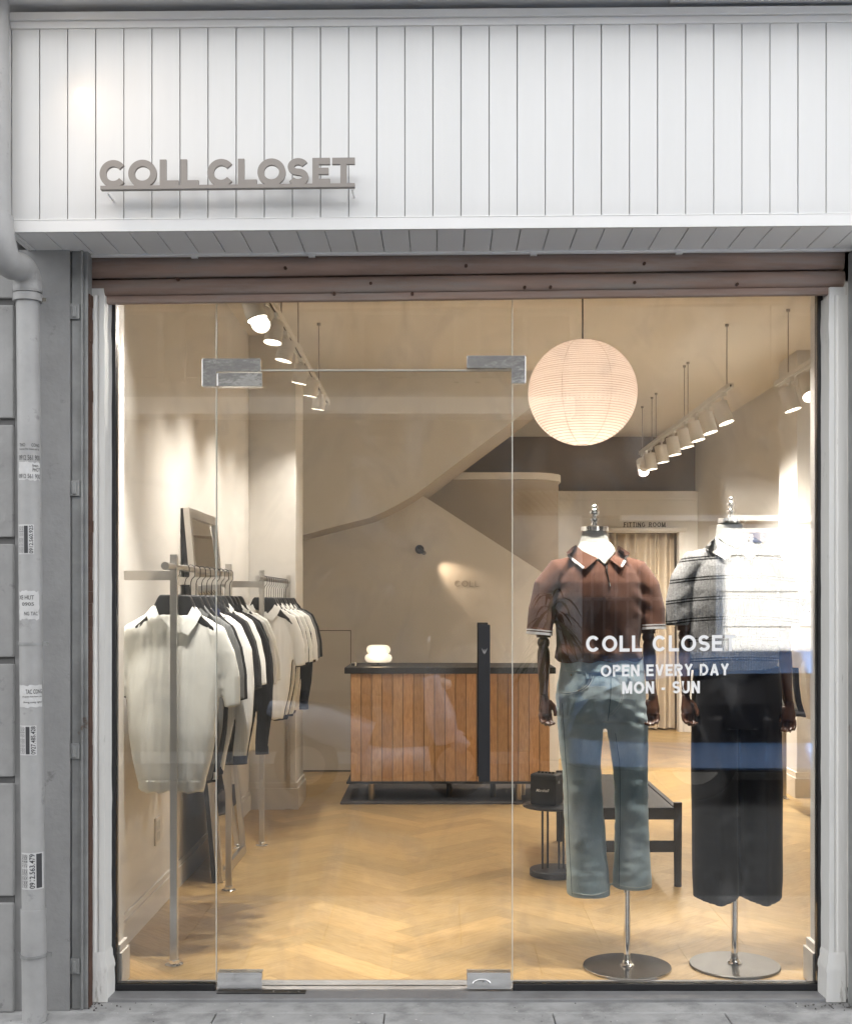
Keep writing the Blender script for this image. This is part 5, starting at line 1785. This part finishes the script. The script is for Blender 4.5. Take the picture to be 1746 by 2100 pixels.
st([(1151, 1374), (1235, 1377), (1317, 1375)])
st([(1168, 1823), (1210, 1826), (1248, 1819)], 1.1)
st([(1259, 1808), (1300, 1811), (1333, 1807)], 1.1)
mb.build('stitching', M['stitch'], jo)
mb = MB()
strip_on(mb, bj, PX([(1244, 1380), (1243, 1420), (1240, 1455), (1238, 1474)]), 1.6 / sc1, off=.0006, default=yc - .1)
for leg in ([(1149, 1440), (1154, 1520), (1160, 1600), (1163, 1700), (1169, 1828)], [(1256, 1500), (1265, 1560), (1267, 1620), (1267, 1700), (1264, 1812)]): strip_on(mb, bj, PX(leg), 1.2 / sc1, off=.0004, default=yc - .08, thick=.0006)
strip_on(mb, bj, PX([(a - 1.4, b - 1.7) for a, b in pk]), 1.1 / sc1, off=.0001, default=yc - .1, thick=.0004)
mb.build('seam', M['denim_dark'], jo)
mb = MB()
strip_on(mb, bj, PX([(1151, 1366), (1235, 1368), (1317, 1366)]), 15 / sc1, off=.0010, default=yc - .1, thick=.002)
mb.build('waistband', M['denim'], jo)
mb = MB()
for X in (1196, 1281): strip_on(mb, bj, PX([(X - 1, 1359), (X + 1, 1388)]), 6.5 / sc1, off=.004, default=yc - .1, thick=.002)
mb.build('belt_loop', M['denim'], jo)
y_ = front_y(bj, X1(1238), Z1(1368), -2, yc - .1)
MB().tube([(X1(1239), y_ - .0032, Z1(1367)), (X1(1239), y_ - .0075, Z1(1367))], .0085, 20).build('button', M['brass'], jo, auto=40)
mb = MB()
for a, b in ((1166, 1382), (1180, 1413), (1203, 1390)):
    y_ = front_y(bj, X1(a), Z1(b), -2, yc - .1)
    mb.tube([(X1(a), y_ - .0005, Z1(b)), (X1(a), y_ - .003, Z1(b))], .0035, 12)
mb.build('pocket_rivets', M['brass'], jo)

def stand(t, x, y, ztop, r=.166, mm=None):
    MB().tube([(x, y, .01), (x, y, ztop)], .0122, 24).build('pole', M['chrome'], t, auto=40)
    MB().lathe((x, y, 0), [(r - .003, .0008), (r, .003), (r, .008), (r - .002, .010)], 72).build('base_plate', mm or M['brushed'], t, auto=35)
    MB().lathe((x, y, .0102), [(.026, 0), (.026, .004), (.018, .008), (.016, .016), (.0135, .018)], 32).build('pole_collar', M['chrome'], t, auto=35)
db = 4.575
stand(t, wx(1285, db), D(db), 1.0, .164, M['chrome_plate'] if 'chrome_plate' in M else mat('polished_plate', (.50, .48, .45), .14, metal=1))

# ---- right mannequin: striped boucle top and wide black trousers
d2 = 4.62
t = mannequin('mannequin', X1(1508), d2, 'headless mannequin in grey striped knit top and wide black trousers')
xc = X1(1495)
mb = MB()
mb.rings([(xc, yc, Z1(Y), r / sc1, ry) for Y, r, ry in ((1075, 26, .043), (1085, 26.5, .044), (1098, 29, .047), (1110, 32, .050), (1122, 38, .054), (1140, 56, .064), (1180, 76, .078))][::-1], 40, 2.1)
link('torso', remesh(mb, .006, 3), M['torso'], t, smooth=True)
head_cap(t, xc + .006, yc, Z1(1074))
xs2 = X1(1500)
rows = [(1372, 90, .100), (1350, 94, .106), (1320, 94, .106), (1285, 93, .108), (1250, 93, .112), (1210, 93, .112), (1180, 90, .106), (1160, 82, .096), (1145, 68, .084), (1132, 54, .072), (1120, 40, .060), (1108, 33, .054)]
mb = MB()
mb.rings([(xs2, yc, Z1(Y), r / sc1, ry) for Y, r, ry in rows], 48, 2.25)
for sg in (-1, 1):
    xx = [1500 + sg * k for k in (48, 76, 100, 111, 113)]
    mb.tube([(X1(a), yc - .004 * i, Z1(b)) for i, (a, b) in enumerate(zip(xx, (1150, 1156, 1192, 1236, 1283)))], [.050, .056, .052, .048, .045], 28, up=(1, 0, 0))
def foldS(c, n):
    x, y, z = c
    v = .0035 * nz((x * 2.5, y, z), 7) + .0010 * nz((x, y, z), 120)
    ax = abs(x - xs2)
    arm_ = max(0, 1 - abs(ax - .175) / .06) * max(0, min(1, (Z1(1170) - z) / .05))
    return v + arm_ * .002 * math.sin(z * 80 + ax * 50)
me = remesh(mb, .0052, 2, foldS)
stand_mb = MB()
stand_mb.rings([(X1(1499), yc + .004, Z1(Y), r / sc1, ry) for Y, r, ry in ((1134, 60, .078), (1122, 52, .070), (1112, 45, .062), (1102, 39, .056), (1096, 36, .053))], 40, 2.1)
bs = joined_bvh(me, stand_mb.mesh('s'))
# object coordinates of the stripes run from the floor: shift the mesh, not the pattern
so_ = link('knit_top', me.copy(), M['stripe'], t, smooth=True)
mb = MB()
for fl in ([(1462, 1102), (1448, 1112), (1440, 1121), (1452, 1134), (1474, 1150), (1487, 1140), (1497, 1130), (1483, 1122), (1470, 1111)], [(1536, 1102), (1550, 1112), (1558, 1121), (1546, 1134), (1524, 1150), (1511, 1140), (1503, 1130), (1516, 1122), (1530, 1111)]):
    patch_on(mb, bs, PX(fl), off=.003, thick=.004, cell=.008, default=yc - .06, fn=lambda x, z: .008 * max(0, min(1, (Z1(1110) - z) / .05)))
mb.build('collar', fabric('collar_grey', (.52, .52, .50), .3, 300), t, auto=60)
mb = MB()
patch_on(mb, bs, PX([(1466, 1104), (1480, 1117), (1500, 1126), (1520, 1117), (1533, 1104), (1529, 1097), (1500, 1096), (1470, 1097)]), off=.001, thick=.0015, cell=.008, default=yc - .05)
mb.build('neck_front', M['torso'], t, smooth=True)
arm(t, 0, 1290, 1303, 1425, 0, (1401, 1402, 1401), 1, 30)
arm(t, 0, 1290, 1303, 1438, 0, (1604, 1609, 1611), -1, -25)
mb = MB()
mb.rings([((X1(a) + X1(b)) / 2, yc, Z1(Y), (X1(b) - X1(a)) / 2, r) for Y, a, b, r in [(1490, 1417, 1601, .100), (1440, 1418, 1601, .106), (1400, 1420, 1599, .100), (1366, 1424, 1594, .092)]], 48, 2.4)
for lg in ([(1838, 1421, 1513, .090), (1800, 1420, 1512.5, .090), (1700, 1419, 1512, .092), (1600, 1418, 1511.5, .094), (1520, 1417, 1511, .098), (1470, 1417, 1511, .1)], [(1838, 1517, 1601, .090), (1800, 1516, 1602, .090), (1700, 1515, 1602, .092), (1600, 1513, 1602, .094), (1520, 1512, 1601, .098), (1470, 1511, 1601, .1)]):
    # pressed crease at the front: pointed sections
    vs = []
    n = 40
    for Y, a, b, r in lg:
        cx_, rx_ = (X1(a) + X1(b)) / 2, (X1(b) - X1(a)) / 2
        for k in range(n):
            q = 2 * PI * k / n
            c_, s_ = math.cos(q), math.sin(q)
            sh = 1 + .13 * max(0, 1 - abs(abs(q - PI) - PI / 2) / .35)
            low = .022 * max(0, 1 - abs(c_)) if Y > 1830 else 0
            vs.append((cx_ + rx_ * c_, yc + r * .9 * sh * s_, Z1(Y) - low))
    m_ = len(lg)
    fs = [(i * n + k, i * n + (k + 1) % n, (i + 1) * n + (k + 1) % n, (i + 1) * n + k) for i in range(m_ - 1) for k in range(n)] + [tuple(range(n - 1, -1, -1)), tuple((m_ - 1) * n + k for k in range(n))]
    mb.add(vs, fs)
def foldT(c, n):
    x, y, z = c
    return (.003 * nz((x * 2.5, y, z * .5), 8) + .002 * math.sin(x * 55) * min(1, max(0, (.9 - z)))) * min(1, max(0, (z - .275) / .05))
link('trousers', remesh(mb, .0056, 1, foldT), M['pants'], t, smooth=True)
stand(t, wx(1508, db), D(db) + .02, .285, .167, mat('satin_plate', (.20, .195, .185), .32, metal=1, var=.06))

# ================================================================= ACROSS THE STREET (seen mirrored in the glass)
YO = -7.0
do = DIST - YO     # distance of its mirror image from the camera
ox = lambda X: wx(X, do)
oz = lambda Y: wz(Y, do)
t = thing('house', (2, YO - 1, 0), 'white grooved house front across the street, mirrored in the glass', 'house')
mb = MB()
gz = [-.02, oz(1286), oz(1214), oz(1140), oz(1075)]
M['opp_white'] = mat('opposite_white', (.80, .785, .74), .7, var=.04, vscale=3)
M['opp_grey'] = mat('opposite_grey', (.20, .19, .17), .8, var=.15, vscale=1.5)
M['opp_dark'] = mat('opposite_dark', (.06, .05, .045), .7, var=.3)
for a, b in zip(gz[:-1], gz[1:]):
    mb.box(ox(1467), 5.2, YO - .3, YO, a + .006, b - .006)
mb.box(ox(1467), 5.2, YO - .3, YO - .02, -.02, gz[-1])
mb.build('white_panels', M['opp_white'], t, bevel=.003)
mb = MB()
for a, b in zip(gz[:-1], gz[1:]): mb.box(ox(1050), ox(1193), YO - .3, YO, a + .006, b - .006)
mb.box(ox(1050), ox(1193), YO - .3, YO - .02, -.02, 2.4)
mb.build('grey_panels', mat('opposite_cream', (.58, .56, .52), .7, var=.06), t, bevel=.003)
MB().box(ox(1193) - .2, 4.0, YO - 1.2, YO - 1.1, -.02, 2.6).build('porch_back', M['opp_dark'], t)
MB().box(ox(1270), 5.2, YO - .01, YO + .10, oz(1069), oz(1058)).build('lintel', M['opp_white'], t)
MB().box(-8, 7, YO - .35, YO - .02, oz(1057), 3.3).build('upper_wall', M['opp_grey'], t)
MB().box(-8, ox(1049), YO - .35, YO - .02, -.02, oz(1057) - .001).build('side_wall', M['opp_grey'], t)
MB().box(-8, 7, YO - .9, YO - .36, 3.3, 4.9).build('set_back_storeys', mat('opposite_beige', (.16, .15, .13), .85, var=.12, vscale=1), t)
MB().box(-3.2, 1.2, YO - .02, YO + .35, 3.05, 3.2).build('balcony_ledge', M['opp_white'], t)
for x in (-3.1, -2.0, -.3, .8, 3.6):
    wn = MB().box(x - .42, x + .42, YO - .36, YO - .33, 3.5, 4.7).build('window', M['opp_dark'], t)
    mb = MB().box(x - .47, x - .425, YO - .36, YO - .30, 3.45, 4.75).box(x + .425, x + .47, YO - .36, YO - .30, 3.45, 4.75).box(x - .02, x + .02, YO - .329, YO - .31, 3.5, 4.7).box(x - .42, x + .42, YO - .329, YO - .31, 4.08, 4.11)
    mb.build('frame', M['opp_grey'], wn)
o = MB().box(ox(1535), ox(1572), YO + .001, YO + .02, oz(1112), oz(1092)).build('plate', mat('plate_blue', (.10, .14, .28), .4), t, bevel=.003)
mb = MB()
x_l, x_r = ox(1539), ox(1568)
hh = oz(1095) - oz(1109)
for k, ch in enumerate('28'):
    def place(u, v, y, k=k): return (x_r - .01 - (k * .105) - u * hh * 1.1, y, oz(1109) + v * hh)
    for st_ in glyph(ch, .2, .6): ribbon(mb, st_, .2, place, YO + .0205, YO + .024)
mb.build('number', M['vinyl'], o)
# gate bars in the porch
t = thing('gate', (2, YO - .6, 0), 'dark barred gate in the porch across the street', 'gate')
mb = MB()
for i in range(11):
    x = ox(1205) + i * (ox(1460) - ox(1205)) / 10
    mb.box(x - .012, x + .012, YO - .62, YO - .60, 0, 2.0)
for z in (1.85, 1.38, .5): mb.box(ox(1200), ox(1465), YO - .63, YO - .595, z, z + .035)
mb.build('bars', mat('gate_paint', (.22, .20, .17), .5), t)
# palm in front of the grey panel
t = thing('potted_palm', (ox(1122), YO + .5, -.02), 'dark potted palm before the grey house front, mirrored in the glass', 'plant')
MB().lathe((ox(1122), YO + .5, -.02), [(.13, 0), (.17, .02), (.20, .34), (.19, .36)], 28).build('pot', M['opp_grey'], t, auto=40)
MB().tube([(ox(1122), YO + .5, .3), (ox(1118), YO + .5, .9), (ox(1122), YO + .48, 1.35)], [.03, .025, .018], 12).build('trunk', mat('palm_trunk', (.10, .075, .05), .9), t)
mb = MB()
r_ = random.Random(3)
for i in range(70):
    a = r_.uniform(0, 2 * PI)
    el = r_.uniform(-.2, 1.2)
    L__ = r_.uniform(.28, .5)
    b0 = Vector((ox(1122), YO + .48, 1.2 + r_.uniform(-.35, .2)))
    dv = Vector((math.cos(a) * math.cos(el), math.sin(a) * math.cos(el), math.sin(el)))
    pv = None
    sd = dv.cross(Vector((0, 0, 1))).normalized()
    for j in range(6):
        u = j / 5
        p = b0 + dv * L__ * u + Vector((0, 0, -.38 * u * u * L__ / .4))
        ww = .018 * math.sin(PI * (u * .9 + .08)) + .001
        cur = (p + sd * ww, p - sd * ww)
        if pv: mb.add([pv[0], pv[1], cur[1], cur[0]], [(0, 1, 2, 3)])
        pv = cur
mb.build('crown', mat('palm_leaf', (.045, .085, .035), .5), t)
# blue car parked behind the photographer
t = thing('parked_car', (4.0, -5.8, -.16), 'blue parked car mirrored in the right of the shop window', 'car')
dcar = 9.2
M['car_blue'] = mat('car_paint', (.09, .25, .60), .25, metal=0, coat=1.0)
cxn = wx(1178, dcar)
cxn2 = 5.6
sec = []
def carsec(x, zt, yin):   # section polygon in y,z for the body; near side faces the shop (+y)
    return [(-5.1 - yin, .06), (-4.86 - yin, .10), (-4.80 - yin, .13), (-4.96 - yin, .30), (-5.00 - yin, .33), (-5.02 - yin, .60), (-5.00 - yin, zt - .21), (-4.93 - yin, zt - .17), (-5.06 - yin, zt - .03), (-5.30, zt + .0), (-5.9, zt + .01), (-6.62, zt - .12), (-6.66, .55), (-6.62, .12)]
st_x = [(0, .45, .45), (.05, .66, .30), (.15, .80, .18), (.35, .905, .08), (.7, .965, .02), (1.2, .995, 0), (1.8, 1.0, 0), (2.6, 1.0, 0), (3.6, 1.0, 0), (5.5, .98, .02), (5.75, .7, .2)]
vs = []
for x, zt_, yi in st_x: vs += [(cxn + x, y, z) for y, z in carsec(x, zt_, yi)]
n = 14
fs = [(i * n + k, i * n + (k + 1) % n, (i + 1) * n + (k + 1) % n, (i + 1) * n + k) for i in range(len(st_x) - 1) for k in range(n)] + [tuple(range(n - 1, -1, -1)), tuple((len(st_x) - 1) * n + k for k in range(n))]
mb = MB()
for i in range(len(st_x) - 1):
    for k in range(n): mb.add([vs[i * n + k], vs[i * n + (k + 1) % n], vs[(i + 1) * n + (k + 1) % n], vs[(i + 1) * n + k]], [(0, 1, 2, 3)], 1 if k in (0, 3, 4, 5, 6) else 0)  # flank faces take a dark colour for shade, sky-facing ones stay blue
mb.add(vs[:n], [tuple(range(n))], 0)
mb.add(vs[-n:], [tuple(range(n))], 0)
cb_ = mb.mesh('body')
b_ = bmesh.new()
b_.from_mesh(cb_)
bmesh.ops.remove_doubles(b_, verts=b_.verts, dist=1e-5)
bmesh.ops.recalc_face_normals(b_, faces=b_.faces)
b_.to_mesh(cb_)
link('body', cb_, [M['car_blue'], mat('car_side_shade', (.012, .016, .03), .9, spec=.1)], t, auto=40)
cab = [(cxn + 2.75, .99), (cxn + 3.45, 1.42), (cxn + 3.7, 1.47), (cxn + 4.9, 1.45), (cxn + 5.5, .99)]
MB().prism(cab, -6.5, -5.1).build('cabin', mat('car_glass', (.02, .025, .03), .05, spec=.8), t, bevel=.06, seg=3)
MB().prism([(cxn + 3.5, 1.435), (cxn + 3.75, 1.49), (cxn + 4.85, 1.475), (cxn + 5.0, 1.42)], -6.45, -5.15).build('roof', M['car_blue'], t, bevel=.02)
for x in (cxn + .95, cxn + 4.7):
    for y in (-5.12, -6.6):
        wh = MB().tube([(x, y - .0, .17), (x, y - .2 if y > -6 else y + .2, .17)], .33, 32).build('wheel', mat('tyre', (.02, .02, .02), .8) if 'tyre' not in bpy.data.materials else bpy.data.materials['tyre'], t, auto=40)
        MB().tube([(x, y + (.006 if y > -6 else -.006), .17), (x, y, .17)], .21, 24).build('rim', M['brushed'], wh, auto=40)
hl = MB().box(cxn + .08, cxn + .42, -5.22, -5.07, .62, .72).build('headlight', mat('lamp_glass', (.7, .7, .72), .1, spec=.8), t, bevel=.02)

# pale scooter parked across the road
t = thing('parked_scooter', (-.5, -5.3, -.16), 'pale blue scooter parked on the road, mirrored in the glass door', 'scooter')
SC = mat('scooter_plastic', (.55, .62, .78), .15, coat=1.0)
rd = Vector((-.5, -5.3, 0))
def sp_(x, y, z): return (rd.x + x, rd.y + y, z - .16)
for x in (-.55, .62):
    w_ = MB().tube([sp_(x, -.04, .25), sp_(x, .04, .25)], .25, 32).build('wheel', M['plastic_black'], t, auto=40)
    MB().tube([sp_(x, .041, .25), sp_(x, .046, .25)], .15, 24).build('rim', M['brushed'], w_, auto=40)
fo = MB()
fo.tube([sp_(.55, 0, .42), sp_(.50, 0, .62), sp_(.42, 0, .95)], [.13, .17, .09], 20, flat=.75, up=(0, 1, 0))
fo.tube([sp_(.62, 0, .50), sp_(.66, 0, .42), sp_(.62, 0, .36)], [.05, .09, .07], 16)
fo.tube([sp_(.42, 0, .30), sp_(.1, 0, .26), sp_(-.15, 0, .30)], [.10, .12, .12], 18)
fo.tube([sp_(-.05, 0, .45), sp_(-.4, 0, .58), sp_(-.85, 0, .70)], [.14, .17, .06], 20)
link('fairing', remesh(fo, .012, 3), SC, t, smooth=True)
MB().tube([sp_(.02, 0, .74), sp_(-.25, 0, .77), sp_(-.62, 0, .80)], [.10, .13, .08], 18, flat=.45, up=(0, 1, 0)).build('seat', M['leather'], t, smooth=True)
MB().tube([sp_(.40, -.32, .98), sp_(.44, -.1, 1.0), sp_(.44, .1, 1.0), sp_(.40, .32, .98)], .014, 12).build('handlebar', M['chrome'], t, auto=40)
for y in (-.28, .28):
    m_ = MB().tube([sp_(.40, y, 1.0), sp_(.40, y * 1.15, 1.16)], .006, 8).build('mirror_stem', M['chrome'], t)
    MB().tube([sp_(.42, y * 1.15, 1.2), sp_(.40, y * 1.15, 1.2)], .055, 20, flat=.7).build('mirror', M['chrome'], m_, auto=40)
MB().lathe(sp_(.52, 0, .88), [(.01, -.05), (.06, -.03), (.07, 0), (.06, .03), (.01, .05)], 20).build('headlight', mat('headlight_glass', (.8, .82, .85), .08, spec=.9), t, smooth=True)

# grit and chips on the paving
mb = MB()
r_ = random.Random(11)
def chip(x, y, z, q, h):
    n = r_.randint(4, 6)
    a0 = r_.uniform(0, 6)
    vs = [(x + q * r_.uniform(.6, 1.1) * math.cos(a0 + 2 * PI * k / n), y + q * r_.uniform(.6, 1.1) * math.sin(a0 + 2 * PI * k / n), z) for k in range(n)]
    vs += [(x + (v[0] - x) * .6, y + (v[1] - y) * .6, z + h) for v in vs]
    mb.add(vs, [tuple(range(n, 2 * n))] + [(k, (k + 1) % n, (k + 1) % n + n, k + n) for k in range(n)])
for k in range(150):
    if k < 90:
        sx = r_.choice((-1.2, 1.38))
        chip(sx + r_.gauss(0, .07), -.115 - abs(r_.gauss(0, .035)), -.0115, r_.uniform(.001, .005), r_.uniform(.001, .004))
    else: chip(r_.uniform(-1.5, 1.5), -r_.uniform(.11, .42), -.0115, r_.uniform(.001, .004), r_.uniform(.0005, .002))
o = mb.build('debris', mat('grit_dark', (.12, .115, .11), .9), None)
o['kind'] = 'stuff'
mb = MB()
for k in range(46): chip(r_.uniform(-1.4, 1.45), -r_.uniform(.12, .45), -.0112, r_.uniform(.0015, .0065), .0006)
o = mb.build('debris', mat('paint_flecks', (.72, .71, .69), .9), None)
o['kind'] = 'stuff'
